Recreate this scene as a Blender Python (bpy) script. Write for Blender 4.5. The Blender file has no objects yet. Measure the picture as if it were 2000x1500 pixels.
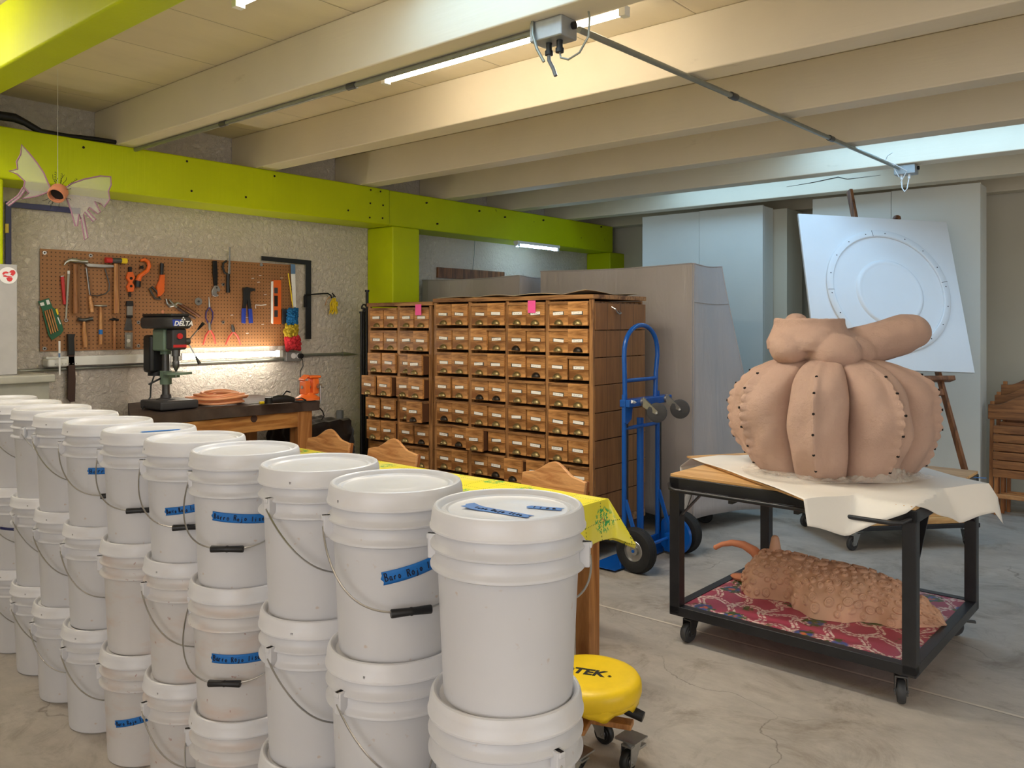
import bpy, bmesh, math, random
from mathutils import Vector, Matrix
random.seed(7)
R = math.radians
scn = bpy.context.scene
COL = scn.collection
# ------------------------------------------------------------------ camera
TH = R(40.2); CT, ST = math.cos(TH), math.sin(TH); F = 1600.0; HC = 1.49; HY = 633.0
cam = bpy.data.objects.new('camera', bpy.data.cameras.new('camera')); COL.objects.link(cam)
cam.location = (0, 0, HC); cam.rotation_euler = (R(90), 0, TH)
cam.data.sensor_width = 36; cam.data.lens = 36*F/2000; cam.data.shift_y = -(750-HY)/2000
cam.data.clip_start = .05
scn.camera = cam
# ------------------------------------------------------------------ world, exposure, large lights
w = bpy.data.worlds.new('world'); scn.world = w; w.use_nodes = True
w.node_tree.nodes['Background'].inputs[0].default_value = (.75, .87, 1, 1)
w.node_tree.nodes['Background'].inputs[1].default_value = .35
scn.view_settings.view_transform = 'Standard'; scn.view_settings.look = 'None'
scn.view_settings.gamma = 1; scn.view_settings.use_curve_mapping = False
scn.view_settings.exposure = 0.22
def area(name, loc, rot, sx, sy, power, col):
    l = bpy.data.lights.new(name, 'AREA'); l.shape = 'RECTANGLE'; l.size = sx; l.size_y = sy
    l.energy = power; l.color = col
    o = bpy.data.objects.new(name, l); COL.objects.link(o); o.location = loc; o.rotation_euler = rot
    return o
SKY = (.36, .64, 1.0)
WARM = (1.0, .86, .68)
# daylight falling through the ceiling skylights (built below)
SKYL = [(-3.05, 6.74, 1.9, .60, 7), (-1.2, 5.80, 2.3, .60, 12), (-1.75, 2.03, 1.5, .45, 5), (1.2, 6.74, 1.8, .6, 10)]
for i, (x, y, sx, sy, p) in enumerate(SKYL):
    area('skylight_daylight', (x, y, 2.86), (0, 0, 0), sx-.06, sy-.06, p, SKY)
# added soft fill, set in an unseen gate opening and unseen right side window
area('gate_daylight', (.4, -3.3, 1.5), (R(90), 0, 0), 4.2, 2.3, 74, (1.0, .95, .92))
area('window_daylight', (4.3, 2.0, 1.7), (R(90), 0, R(90)), 3.6, 1.5, 44, (.97, .97, 1.0))
# extra downward fill below the two visible ceiling tubes and one added unseen tube
area('tube_downlight', (-2.55, 2.86, 2.61), (0, 0, 0), 1.4, .12, 26, (1.0, .92, .80))
area('tube_downlight', (-2.15, 1.72, 2.61), (0, 0, 0), 1.3, .12, 6, (1.0, .92, .80))
area('tube_downlight', (-4.3, .9, 2.61), (0, 0, 0), 1.2, .12, 11, (1.0, .92, .80))
# ------------------------------------------------------------------ helpers
XW = -5.565; XC = -5.23; YF = 8.25; ZB = 2.62; ZC = 2.88     # left wall, column/green beam face, far wall, beam underside, ceiling
def ray(px, py):
    r = (px-1000)/F
    return Vector((r*CT-ST, r*ST+CT, (HY-py)/F))
def at(px, py, ax, v):
    """point of the picture ray on the plane <axis>=v"""
    d = ray(px, py); o = Vector((0, 0, HC)); t = (v-o[ax])/d[ax]
    return o+d*t
def cyl_hit(px, py, cx, cy, r):
    d = ray(px, py); a = d.x*d.x+d.y*d.y; b = -2*(d.x*cx+d.y*cy); c = cx*cx+cy*cy-r*r
    t = (-b-math.sqrt(max(b*b-4*a*c, 0)))/(2*a)
    p = Vector((0, 0, HC))+d*t
    return math.atan2(p.y-cy, p.x-cx), p.z
def frame_mat(d):
    d = Vector(d).normalized()
    up = Vector((0, 0, 1)) if abs(d.z) < .95 else Vector((1, 0, 0))
    a = d.cross(up).normalized(); b = d.cross(a).normalized()
    return a, b
class MB:
    def __init__(s): s.v = []; s.f = []; s.sm = []
    def join(s, o): return s.add(o.v, o.f, True)
    def add(s, vs, fs, smooth=False):
        n = len(s.v); s.v += [tuple(v) for v in vs]
        for f in fs: s.f.append([i+n for i in f]); s.sm.append(smooth)
        return s
    def box(s, x0, x1, y0, y1, z0, z1, M=None):
        vs = [Vector((x, y, z)) for x in (x0, x1) for y in (y0, y1) for z in (z0, z1)]
        if M is not None: vs = [M @ v for v in vs]
        return s.add(vs, [(0,1,3,2),(4,6,7,5),(0,4,5,1),(2,3,7,6),(0,2,6,4),(1,5,7,3)])
    def bar(s, a, b, w, h=None, up=None):
        """rectangular bar from a to b, w across, h the other way"""
        h = h or w; a = Vector(a); b = Vector(b); d = (b-a).normalized()
        if up is None:
            p, q = frame_mat(d)
        else:
            p = d.cross(Vector(up)).normalized(); q = p.cross(d).normalized()
        vs = []
        for c in (a, b):
            for i, j in ((-1,-1),(1,-1),(1,1),(-1,1)): vs.append(c+p*i*w/2+q*j*h/2)
        return s.add(vs, [(3,2,1,0),(4,5,6,7),(0,1,5,4),(1,2,6,5),(2,3,7,6),(3,0,4,7)])
    def tube(s, pts, r, n=10, caps=True, closed=False):
        pts = [Vector(p) for p in pts]; m = len(pts)
        rs = r if isinstance(r, (list, tuple)) else [r]*m
        base = len(s.v); pa = None; rings = []
        for i, p in enumerate(pts):
            if closed: d = pts[(i+1) % m]-pts[i-1]
            else: d = pts[min(i+1, m-1)]-pts[max(i-1, 0)]
            if d.length < 1e-9: d = Vector((0, 0, 1))
            d.normalize()
            if pa is None: a, b = frame_mat(d)
            else:
                a = pa-d*pa.dot(d)
                a = a.normalized() if a.length > 1e-6 else frame_mat(d)[0]
                b = d.cross(a).normalized()
            pa = a
            rings.append([p+a*rs[i]*math.cos(2*math.pi*k/n)+b*rs[i]*math.sin(2*math.pi*k/n) for k in range(n)])
        vs = [v for r_ in rings for v in r_]; fs = []
        for i in range(m if closed else m-1):
            j = (i+1) % m
            for k in range(n): fs.append((i*n+k, i*n+(k+1) % n, j*n+(k+1) % n, j*n+k))
        s.add(vs, fs, True)
        if caps and not closed:
            s.add(rings[0], [list(range(n))[::-1]]); s.add(rings[-1], [list(range(n))])
        return s
    def cyl(s, a, b, r, n=20): return s.tube([a, b], r, n)
    def lathe(s, prof, c=(0,0,0), n=48, axis=None, caps=False, smooth=True):
        """prof: list of (radius, height) turned about the axis"""
        c = Vector(c)
        if axis is None: A, B, D = Vector((1,0,0)), Vector((0,1,0)), Vector((0,0,1))
        else:
            D = Vector(axis).normalized(); A, B = frame_mat(D); B = D.cross(A)
        vs = []; fs = []
        for r, h in prof:
            for k in range(n):
                t = 2*math.pi*k/n; vs.append(c+D*h+A*r*math.cos(t)+B*r*math.sin(t))
        for i in range(len(prof)-1):
            for k in range(n): fs.append((i*n+k, i*n+(k+1) % n, (i+1)*n+(k+1) % n, (i+1)*n+k))
        s.add(vs, fs, smooth)
        if caps:
            s.add(vs[:n], [list(range(n))[::-1]]); s.add(vs[-n:], [list(range(n))])
        return s
    def ball(s, c, r, n=16, m=10, M=None):
        rr = r if isinstance(r, (list, tuple)) else (r, r, r); c = Vector(c); vs = []; fs = []
        for i in range(m+1):
            p = math.pi*i/m
            for k in range(n):
                t = 2*math.pi*k/n
                v = Vector((rr[0]*math.sin(p)*math.cos(t), rr[1]*math.sin(p)*math.sin(t), rr[2]*math.cos(p)))
                if M is not None: v = M @ v
                vs.append(c+v)
        for i in range(m):
            for k in range(n): fs.append((i*n+k, (i+1)*n+k, (i+1)*n+(k+1) % n, i*n+(k+1) % n))
        return s.add(vs, fs, True)
    def prism(s, pts, off, smooth=False):
        """outline of 3D points extruded by vector off"""
        off = Vector(off); a = [Vector(p) for p in pts]; n = len(a)
        s.add(a+[p+off for p in a], [list(range(n))[::-1], list(range(n, 2*n))]+[(i, (i+1) % n, (i+1) % n+n, i+n) for i in range(n)], smooth)
        return s
    def grid(s, fn, nu, nv, smooth=True, thick=None):
        """fn(u,v)->Vector for u,v in 0..1, thick: a second skin offset by this function or vector"""
        vs = [Vector(fn(i/nu, j/nv)) for i in range(nu+1) for j in range(nv+1)]
        fs = [(i*(nv+1)+j, (i+1)*(nv+1)+j, (i+1)*(nv+1)+j+1, i*(nv+1)+j+1) for i in range(nu) for j in range(nv)]
        if thick is None: return s.add(vs, fs, smooth)
        N = len(vs); t = Vector(thick)
        vs2 = [v+t for v in vs]
        fs2 = [tuple(i+N for i in f[::-1]) for f in fs]
        e = [(i*(nv+1)) for i in range(nu+1)]+[nu*(nv+1)+j for j in range(1, nv+1)]+[i*(nv+1)+nv for i in range(nu-1, -1, -1)]+[j for j in range(nv-1, 0, -1)]
        side = [(e[(k+1) % len(e)], e[k], e[k]+N, e[(k+1) % len(e)]+N) for k in range(len(e))]
        return s.add(vs+vs2, fs+fs2+side, smooth)
    def build(s, name, m, parent=None, loc=None, bevel=0, seg=2, auto=True):
        me = bpy.data.meshes.new(name); me.from_pydata(s.v, [], s.f); me.update()
        me.polygons.foreach_set('use_smooth', s.sm)
        me.materials.append(m)
        if any(s.sm): me.set_sharp_from_angle(angle=R(38))
        bm = bmesh.new(); bm.from_mesh(me); bmesh.ops.recalc_face_normals(bm, faces=bm.faces); bm.to_mesh(me); bm.free()
        o = bpy.data.objects.new(name, me); COL.objects.link(o)
        if loc is not None: o.location = loc
        if parent is not None: o.parent = parent
        if bevel:
            b = o.modifiers.new('bevel', 'BEVEL'); b.width = bevel; b.segments = seg; b.limit_method = 'ANGLE'; b.angle_limit = R(50)
            me.polygons.foreach_set('use_smooth', [True]*len(me.polygons))
            wn = o.modifiers.new('wn', 'WEIGHTED_NORMAL'); wn.keep_sharp = True
        return o
def tag(o, label=None, cat=None, group=None, kind=None):
    if label: o['label'] = label
    if cat: o['category'] = cat
    if group: o['group'] = group
    if kind: o['kind'] = kind
    return o
def thing(name, label, cat, loc=(0,0,0), rz=0, group=None):
    o = bpy.data.objects.new(name, None); COL.objects.link(o); o.location = loc; o.rotation_euler = (0,0,rz)
    o.empty_display_size = .1
    return tag(o, label, cat, group)
KIDS = {}
def dup(root, loc=None, rz=None, label=None, skip=()):
    """a copy of a thing with copies of its parts and their sub-parts"""
    def rec(o, par):
        c = o.copy(); COL.objects.link(c)
        if par is not None: c.parent = par
        for ch in list(o.children):
            if ch.name.split('.')[0] not in skip: rec(ch, c)
        return c
    c = rec(root, None)
    if loc is not None: c.location = loc
    if rz is not None: c.rotation_euler = (0, 0, rz)
    if label: c['label'] = label
    return c
# ------------------------------------------------------------------ materials
def lin(c):
    return tuple(((x/255)/12.92 if x/255 <= .04045 else ((x/255+.055)/1.055)**2.4) for x in c)
class NT:
    """small node-graph helper"""
    def __init__(s, name, rgb, rough=.5, metal=0.0, spec=None):
        s.m = bpy.data.materials.new(name); s.m.use_nodes = True; s.t = s.m.node_tree
        s.b = s.t.nodes['Principled BSDF']; s.L = s.t.links.new
        c = lin(rgb); s.b.inputs['Base Color'].default_value = (*c, 1)
        s.b.inputs['Roughness'].default_value = rough; s.b.inputs['Metallic'].default_value = metal
        if spec is not None: s.b.inputs['Specular IOR Level'].default_value = spec
        s.col = None; s.c0 = (*c, 1); s.tc = None; s.h = None
    def n(s, ty, **k):
        x = s.t.nodes.new(ty)
        for a, b in k.items():
            if a.startswith('i_'): x.inputs[a[2:].replace('_', ' ')].default_value = b
            else: setattr(x, a, b)
        return x
    def co(s, scale=(1,1,1), gen='Object', rot=(0,0,0)):
        if s.tc is None: s.tc = s.n('ShaderNodeTexCoord')
        mp = s.n('ShaderNodeMapping'); mp.inputs['Scale'].default_value = scale; mp.inputs['Rotation'].default_value = rot
        s.L(s.tc.outputs[gen], mp.inputs[0]); return mp.outputs[0]
    def noise(s, sc=5, det=4, rough=.55, scale=(1,1,1), dist=0):
        x = s.n('ShaderNodeTexNoise'); x.inputs['Scale'].default_value = sc; x.inputs['Detail'].default_value = det
        x.inputs['Roughness'].default_value = rough; x.inputs['Distortion'].default_value = dist
        s.L(s.co(scale), x.inputs['Vector']); return x.outputs['Fac']
    def vor(s, sc=5, feat='F1', scale=(1,1,1), out='Distance', rnd=1):
        x = s.n('ShaderNodeTexVoronoi'); x.feature = feat; x.inputs['Scale'].default_value = sc; x.inputs['Randomness'].default_value = rnd
        s.L(s.co(scale), x.inputs['Vector']); return x.outputs[out]
    def ramp(s, f, a, b, lo=0., hi=1.):
        x = s.n('ShaderNodeMapRange'); x.clamp = True
        s.L(f, x.inputs[0]); x.inputs[1].default_value = a; x.inputs[2].default_value = b
        x.inputs[3].default_value = lo; x.inputs[4].default_value = hi; return x.outputs[0]
    def math(s, op, a, b=None, c=None):
        x = s.n('ShaderNodeMath'); x.operation = op
        for i, v in enumerate((a, b, c)):
            if v is None: continue
            if isinstance(v, (int, float)): x.inputs[i].default_value = v
            else: s.L(v, x.inputs[i])
        return x.outputs[0]
    def sep(s, gen='Object'):
        x = s.n('ShaderNodeSeparateXYZ'); s.L(s.co(gen=gen), x.inputs[0]); return x.outputs
    def mix(s, fac, rgb):
        x = s.n('ShaderNodeMix'); x.data_type = 'RGBA'
        if isinstance(fac, (int, float)): x.inputs[0].default_value = fac
        else: s.L(fac, x.inputs[0])
        if s.col is None: x.inputs[6].default_value = s.c0
        else: s.L(s.col, x.inputs[6])
        x.inputs[7].default_value = (*lin(rgb), 1); s.col = x.outputs[2]
        s.L(s.col, s.b.inputs['Base Color']); return s
    def hsv(s, fac, lo=.85, hi=1.15, hue=None, w0=.28, w1=.72):
        """vary the value by a 0..1 signal"""
        x = s.n('ShaderNodeHueSaturation')
        if s.col is None: x.inputs['Color'].default_value = s.c0
        else: s.L(s.col, x.inputs['Color'])
        s.L(s.ramp(fac, w0, w1, lo, hi), x.inputs['Value'])
        if hue: s.L(s.ramp(fac, 0, 1, *hue), x.inputs['Hue'])
        s.col = x.outputs[0]; s.L(s.col, s.b.inputs['Base Color']); return s
    def bump(s, h, strength=.3, dist=.01):
        x = s.n('ShaderNodeBump'); x.inputs['Strength'].default_value = strength; x.inputs['Distance'].default_value = dist
        s.L(h, x.inputs['Height'])
        if s.h: s.L(s.h, x.inputs['Normal'])
        s.h = x.outputs[0]; s.L(s.h, s.b.inputs['Normal']); return s
    def emit(s, rgb, st):
        s.b.inputs['Emission Color'].default_value = (*rgb, 1); s.b.inputs['Emission Strength'].default_value = st; return s
def plain(name, rgb, rough=.5, metal=0.0, var=.08, sc=9, bump=0.0):
    k = NT(name, rgb, rough, metal); f = k.noise(sc, 5)
    k.hsv(f, 1-var, 1+var)
    if bump: k.bump(f, bump, .004)
    return k.m
def wood(name, rgb, dark, axis='x', sc=1.0, rough=.5, obj_var=0.0):
    """long grain along the axis"""
    k = NT(name, rgb, rough)
    st = {'x': (1.2, 14, 14), 'y': (14, 1.2, 14), 'z': (14, 14, 1.2)}[axis]
    st = tuple(a*sc for a in st)
    f = k.noise(1.6, 6, .65, scale=st, dist=1.2); g = k.noise(7, 3, .7, scale=st)
    k.mix(k.ramp(f, .42, .60), dark); k.hsv(g, .86, 1.12)
    if obj_var:
        oi = k.n('ShaderNodeObjectInfo'); k.hsv(oi.outputs['Random'], 1-obj_var, 1+obj_var, w0=0, w1=1)
    k.bump(g, .15, .002)
    return k.m
M = {}
k = NT('bucket_plastic', (208, 208, 211), .38); k.hsv(k.noise(3, 4), .95, 1.03); k.mix(k.ramp(k.noise(38, 2), .70, .76, 0, .5), (186, 158, 134)); M['bucket'] = k.m
k = NT('bucket_plastic_smeared', (207, 204, 203), .42); k.hsv(k.noise(3, 4), .94, 1.03); k.mix(k.ramp(k.noise(6, 5, scale=(1,1,3)), .5, .75, 0, .45), (200, 160, 132)); k.mix(k.ramp(k.noise(55, 2), .70, .76, 0, .6), (150, 80, 60)); M['bucket_dirty'] = k.m
k = NT('lid_plastic', (218, 218, 221), .34); k.hsv(k.noise(4, 5), .96, 1.03); k.mix(k.ramp(k.noise(9, 5), .55, .8, 0, .3), (205, 190, 172)); M['lid'] = k.m
M['wire'] = plain('galvanised_wire', (190, 190, 190), .3, 1.0, .05)
M['black_plastic'] = plain('black_plastic', (22, 22, 24), .45)
M['rubber'] = plain('black_rubber', (26, 26, 27), .75, var=.2, sc=30, bump=.2)
M['ink'] = plain('black_ink', (16, 22, 48), .6, var=.02)
k = NT('blue_tape', (22, 110, 190), .6); k.hsv(k.noise(30, 3), .9, 1.08); k.bump(k.noise(90, 2, scale=(1,1,8)), .15, .001); M['tape'] = k.m
k = NT('lime_paint', (194, 208, 0), .5, spec=.25); k.hsv(k.noise(2, 5), .92, 1.05); f = k.noise(1.2, 6, .6, scale=(40, 40, 1.5)); k.bump(f, .35, .004); k.mix(k.ramp(k.noise(14, 3), .74, .78, 0, .7), (60, 70, 10)); M['lime'] = k.m
k = NT('cream_beam_paint', (226, 214, 190), .6); k.hsv(k.noise(2.5, 6), .95, 1.03)
k.bump(k.noise(2, 6, .6, scale=(1.5, 30, 30)), .25, .003); k.mix(k.ramp(k.noise(2.2, 7, .7, scale=(1, 3, 3)), .66, .72, 0, .25), (160, 142, 112)); M['beam'] = k.m
# ceiling boards: joints every 0.58 m running along Y
k = NT('ceiling_boards', (226, 212, 186), .7); s = k.sep()
m_ = k.math('ABSOLUTE', k.math('SUBTRACT', k.math('FRACT', k.math('MULTIPLY', s[0], 1/.58)), .5))
k.hsv(k.noise(2, 5, scale=(3, .7, 1)), .93, 1.04); k.mix(k.math('MULTIPLY', k.ramp(m_, .494, .499), .75), (110, 92, 66)); k.bump(k.ramp(m_, .485, .5, 1, 0), .5, .006); M['ceil'] = k.m
k = NT('stucco', (232, 221, 208), .85); k.hsv(k.noise(1.3, 5), .95, 1.03)
k.bump(k.ramp(k.noise(30, 5, .65, dist=.6), .38, .66), .8, .016); k.bump(k.noise(90, 2), .2, .003); M['stucco'] = k.m
k = NT('flat_wall', (214, 205, 184), .8); k.hsv(k.noise(1.1, 5), .95, 1.03); k.bump(k.noise(60, 3), .1, .002); M['wall2'] = k.m
# floor: worn concrete, one saw-cut joint, hairline cracks
k = NT('concrete_floor', (180, 172, 162), .48); s = k.sep()
k.hsv(k.noise(1.1, 8, .68, dist=.5), .72, 1.16); k.hsv(k.noise(6, 7, .75, scale=(1, 2.2, 1)), .86, 1.12)
k.mix(k.ramp(k.noise(2.2, 7, .75, dist=1.4), .50, .68, 0, .6), (116, 102, 86)); k.mix(k.ramp(k.noise(3.1, 8, .8), .60, .74, 0, .4), (206, 198, 184))
wv = k.n('ShaderNodeTexNoise'); wv.inputs['Scale'].default_value = 2.5; wv.inputs['Detail'].default_value = 6; k.L(k.co(), wv.inputs['Vector'])
vm = k.n('ShaderNodeVectorMath'); vm.operation = 'MULTIPLY_ADD'; k.L(wv.outputs['Color'], vm.inputs[0]); vm.inputs[1].default_value = (.5, .5, 0); k.L(k.co(), vm.inputs[2])
vo = k.n('ShaderNodeTexVoronoi'); vo.feature = 'DISTANCE_TO_EDGE'; vo.inputs['Scale'].default_value = .75; k.L(vm.outputs[0], vo.inputs['Vector'])
crack = k.math('MULTIPLY', k.ramp(vo.outputs['Distance'], .0, .0035, 1, 0), k.ramp(k.noise(.9, 2), .50, .58)); k.mix(k.math('MULTIPLY', crack, .6), (86, 76, 64))
jn = k.math('ABSOLUTE', k.math('SUBTRACT', s[1], 3.62)); k.mix(k.ramp(jn, .005, .010, .9, 0), (214, 204, 188)); k.mix(k.ramp(k.math('ABSOLUTE', k.math('SUBTRACT', s[1], 3.609)), .001, .004, .6, 0), (86, 76, 64))
k.L(k.ramp(k.noise(3, 5), .3, .7, .35, .62), k.b.inputs['Roughness']); k.bump(k.noise(30, 6, .7), .12, .003); k.bump(crack, -.3, .003); M['floor'] = k.m
M['panel_white'] = plain('white_panel_paint', (226, 224, 214), .5, var=.03, sc=2)
M['board_white'] = plain('white_board_gesso', (232, 234, 236), .45, var=.02, sc=3)
M['mark'] = plain('pencil_mark', (60, 56, 52), .8)
k = NT('grey_cover_fabric', (178, 171, 168), .42); k.hsv(k.noise(1.4, 4), .93, 1.05); k.bump(k.noise(3, 4, .5, scale=(3, 3, .5), dist=.8), .35, .03); M['cover'] = k.m
M['conduit'] = plain('galvanised_conduit', (146, 148, 138), .42, .6, .1, 20)
M['boxmetal'] = plain('galvanised_box', (165, 168, 168), .4, .5, .1, 20)
M['fixture'] = plain('white_fixture_enamel', (232, 232, 226), .4, var=.03)
k = NT('tube_glow', (255, 250, 238), .5); k.emit((1.0, .90, .78), 27); M['tube'] = k.m
k = NT('tube_glow_old', (255, 250, 238), .5); k.emit((1.0, .92, .80), 8); M['tubeold'] = k.m
k = NT('tube_glow_warm', (255, 250, 238), .5); k.emit((1.0, .88, .70), 22); M['tubewarm'] = k.m
k = NT('tube_glow_cool', (240, 250, 255), .5); k.emit((.55, .80, 1.0), 15); M['tubecool'] = k.m
k = NT('tube_glow_bench', (255, 252, 244), .5); k.emit((1.0, .92, .78), 30); M['tubeb'] = k.m
k = NT('skylight_sheet', (225, 240, 255), .5); k.emit((.45, .76, 1.0), 1.2); M['skysheet'] = k.m
M['oak'] = wood('old_oak', (206, 150, 90), (132, 84, 40), 'x', .8, .5, .14)
M['oakframe'] = wood('old_oak_frame', (176, 128, 80), (106, 68, 36), 'x', .8, .5)
M['oakvert'] = wood('old_oak_vertical', (176, 128, 80), (106, 68, 36), 'z', .8, .5)
M['oakdark'] = plain('drawer_shadow_wood', (92, 56, 30), .7, var=.15)  # darker brown wood for the drawer boxes and cabinet base
# side of the cabinet: vertical dark boards with joints, and tier joints
k = NT('dark_oak_side', (142, 96, 54), .5); s = k.sep(); g = k.noise(2, 6, .6, scale=(14, 14, 1.5)); k.hsv(g, .72, 1.2)
a_ = k.math('ABSOLUTE', k.math('SUBTRACT', k.math('FRACT', k.math('MULTIPLY', s[1], 1/.155)), .5)); k.mix(k.math('MULTIPLY', k.ramp(a_, .475, .495), .8), (46, 28, 14))
M['oakside'] = k.m
M['orangewood'] = wood('orange_pine', (190, 136, 74), (152, 96, 42), 'y', .6, .45)
M['orangewoodz'] = wood('orange_pine_upright', (190, 134, 78), (150, 94, 46), 'z', .6, .45)
M['darkslab'] = plain('dark_stained_slab', (62, 46, 38), .7, var=.3, sc=12, bump=.4)
M['chairwooddark'] = wood('chair_wood_dark', (160, 104, 58), (116, 70, 36), 'x', 1.2, .4)
M['chairwood'] = wood('chair_wood', (212, 158, 104), (176, 118, 70), 'x', 1.2, .4)
M['chairwoodz'] = wood('chair_wood_upright', (190, 126, 70), (150, 90, 44), 'z', 1.0, .4)
M['easelwood'] = wood('easel_wood', (140, 90, 52), (96, 58, 30), 'z', 1.0, .5)
M['ply'] = wood('plywood', (222, 180, 122), (196, 148, 92), 'x', .5, .55)
M['brass'] = plain('aged_brass', (140, 124, 84), .38, .75, .25, 40)
M['brassdark'] = plain('blackened_brass', (48, 42, 36), .4, .7, .25, 40)
k = NT('white_card_written', (250, 248, 242), .7); f = k.noise(1, 2, scale=(110, 1, 160)); s = k.sep()
band = k.ramp(k.math('ABSOLUTE', s[2]), .0030, .0042, 1, 0); bx_ = k.ramp(k.math('ABSOLUTE', s[0]), .026, .034, 1, 0)
oi = k.n('ShaderNodeObjectInfo'); k.mix(k.math('MULTIPLY', k.math('MULTIPLY', k.ramp(f, .5, .56), band), k.math('MULTIPLY', bx_, k.ramp(oi.outputs['Random'], .3, .8, .05, .5))), (60, 60, 70)); M['card'] = k.m
M['kraft'] = plain('cream_kraft_paper', (222, 204, 170), .7)
M['pink'] = plain('pink_paper', (248, 92, 168), .6, var=.03)
M['bluepaint'] = plain('blue_gloss_paint', (14, 84, 168), .25, var=.06)
M['steel'] = plain('steel', (176, 176, 174), .32, .9, .1, 25)
M['steeldark'] = plain('dark_steel', (96, 96, 96), .4, .8, .15, 25)
M['iron'] = plain('black_iron', (28, 28, 30), .45, .4, .2, 30)
k = NT('black_frame_paint', (34, 34, 37), .38); k.hsv(k.noise(8, 4), .7, 1.3); k.mix(k.ramp(k.noise(42, 4, .7), .70, .73, 0, .7), (120, 116, 110)); M['cart'] = k.m
M['greyrubber'] = plain('grey_rubber', (58, 58, 60), .6, var=.15, sc=30)
k = NT('terracotta_raw', (216, 180, 160), .85); k.hsv(k.noise(2.2, 6), .92, 1.06); k.bump(k.noise(24, 8, .85), 1.0, .012); k.bump(k.noise(9, 5), .5, .02); k.mix(k.ramp(k.noise(5, 7, .8), .55, .75, 0, .3), (178, 134, 104)); M['clay'] = k.m
k = NT('terracotta_fired', (216, 172, 144), .8); k.hsv(k.noise(6, 6), .86, 1.12); k.mix(k.ramp(k.noise(2.4, 4), .56, .7, 0, .45), (206, 168, 138)); M['clay2'] = k.m
M['clayorange'] = plain('orange_terracotta', (204, 132, 96), .6, var=.06, bump=.1)
M['hole'] = plain('dark_hole', (30, 22, 18), .9)
k = NT('paper_sheet', (236, 230, 220), .6); k.hsv(k.noise(2, 4), .97, 1.02); k.bump(k.noise(5, 5, .6, dist=.6), .25, .01); M['paper'] = k.m
k = NT('thin_plastic_film', (232, 226, 214), .25); k.b.inputs['Alpha'].default_value = .42; k.b.inputs['Transmission Weight'].default_value = .2; k.bump(k.noise(16, 5, .7, dist=1), .6, .02); M['film'] = k.m
# yellow oilcloth: dashed dark grid, flower sprays
k = NT('yellow_oilcloth', (236, 224, 66), .3); s = k.sep()
k.mix(k.ramp(k.noise(2.4, 2), .5, .62, 0, .55), (240, 236, 150))
for a, b in ((0, 1), (1, 0)):
    l_ = k.math('ABSOLUTE', k.math('SUBTRACT', k.math('FRACT', k.math('MULTIPLY', s[a], 1/.13)), .5))
    d_ = k.math('FRACT', k.math('MULTIPLY', k.math('ADD', s[b], s[2]), 1/.013))
    k.mix(k.math('MULTIPLY', k.ramp(l_, .480, .489), k.ramp(d_, .4, .5, 1, 0)), (44, 88, 30))
l_ = k.math('ABSOLUTE', k.math('SUBTRACT', k.math('FRACT', k.math('MULTIPLY', s[2], 1/.11)), .5)); d_ = k.math('FRACT', k.math('MULTIPLY', k.math('ADD', s[0], s[1]), 1/.013))
k.mix(k.math('MULTIPLY', k.math('MULTIPLY', k.ramp(l_, .482, .49), k.ramp(d_, .4, .5, 1, 0)), k.ramp(s[2], .735, .742, 1, 0)), (44, 88, 30))
vp = k.vor(4.6, rnd=.5); rg = k.noise(70, 3)
k.mix(k.math('MULTIPLY', k.ramp(vp, .24, .30, 1, 0), k.ramp(rg, .50, .54)), (60, 170, 90)); k.mix(k.math('MULTIPLY', k.ramp(vp, .10, .15, 1, 0), k.ramp(k.noise(90, 2), .5, .54)), (222, 90, 70)); M['oilcloth'] = k.m
# magenta oilcloth on the cart shelf: cream chains, blue and orange fruit, green leaves
k = NT('magenta_oilcloth', (174, 66, 92), .35); s = k.sep()
u = k.math('ADD', s[0], k.math('MULTIPLY', k.math('SINE', k.math('MULTIPLY', s[1], 34)), .022)); v_ = k.math('ADD', s[1], k.math('MULTIPLY', k.math('SINE', k.math('MULTIPLY', s[0], 34)), .022))
for q in (u, v_):
    l_ = k.math('ABSOLUTE', k.math('SUBTRACT', k.math('FRACT', k.math('MULTIPLY', q, 1/.15)), .5))
    k.mix(k.math('MULTIPLY', k.math('MULTIPLY', k.ramp(l_, .36, .39), k.ramp(l_, .46, .49, 1, 0)), k.ramp(k.noise(60, 2), .42, .5)), (232, 206, 196))
vq = k.n('ShaderNodeTexVoronoi'); vq.inputs['Scale'].default_value = 6.2; vq.inputs['Randomness'].default_value = .55; k.L(k.co(), vq.inputs['Vector'])
d_ = vq.outputs['Distance']; ns = k.noise(34, 3)
k.mix(k.math('MULTIPLY', k.ramp(d_, .36, .42, 1, 0), k.ramp(ns, .50, .54)), (70, 92, 40)); k.mix(k.math('MULTIPLY', k.ramp(d_, .24, .3, 1, 0), k.ramp(ns, .52, .56, 1, 0)), (58, 84, 150)); k.mix(k.math('MULTIPLY', k.ramp(d_, .12, .17, 1, 0), k.ramp(k.noise(21, 2), .48, .54)), (222, 110, 50)); M['magenta'] = k.m
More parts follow.
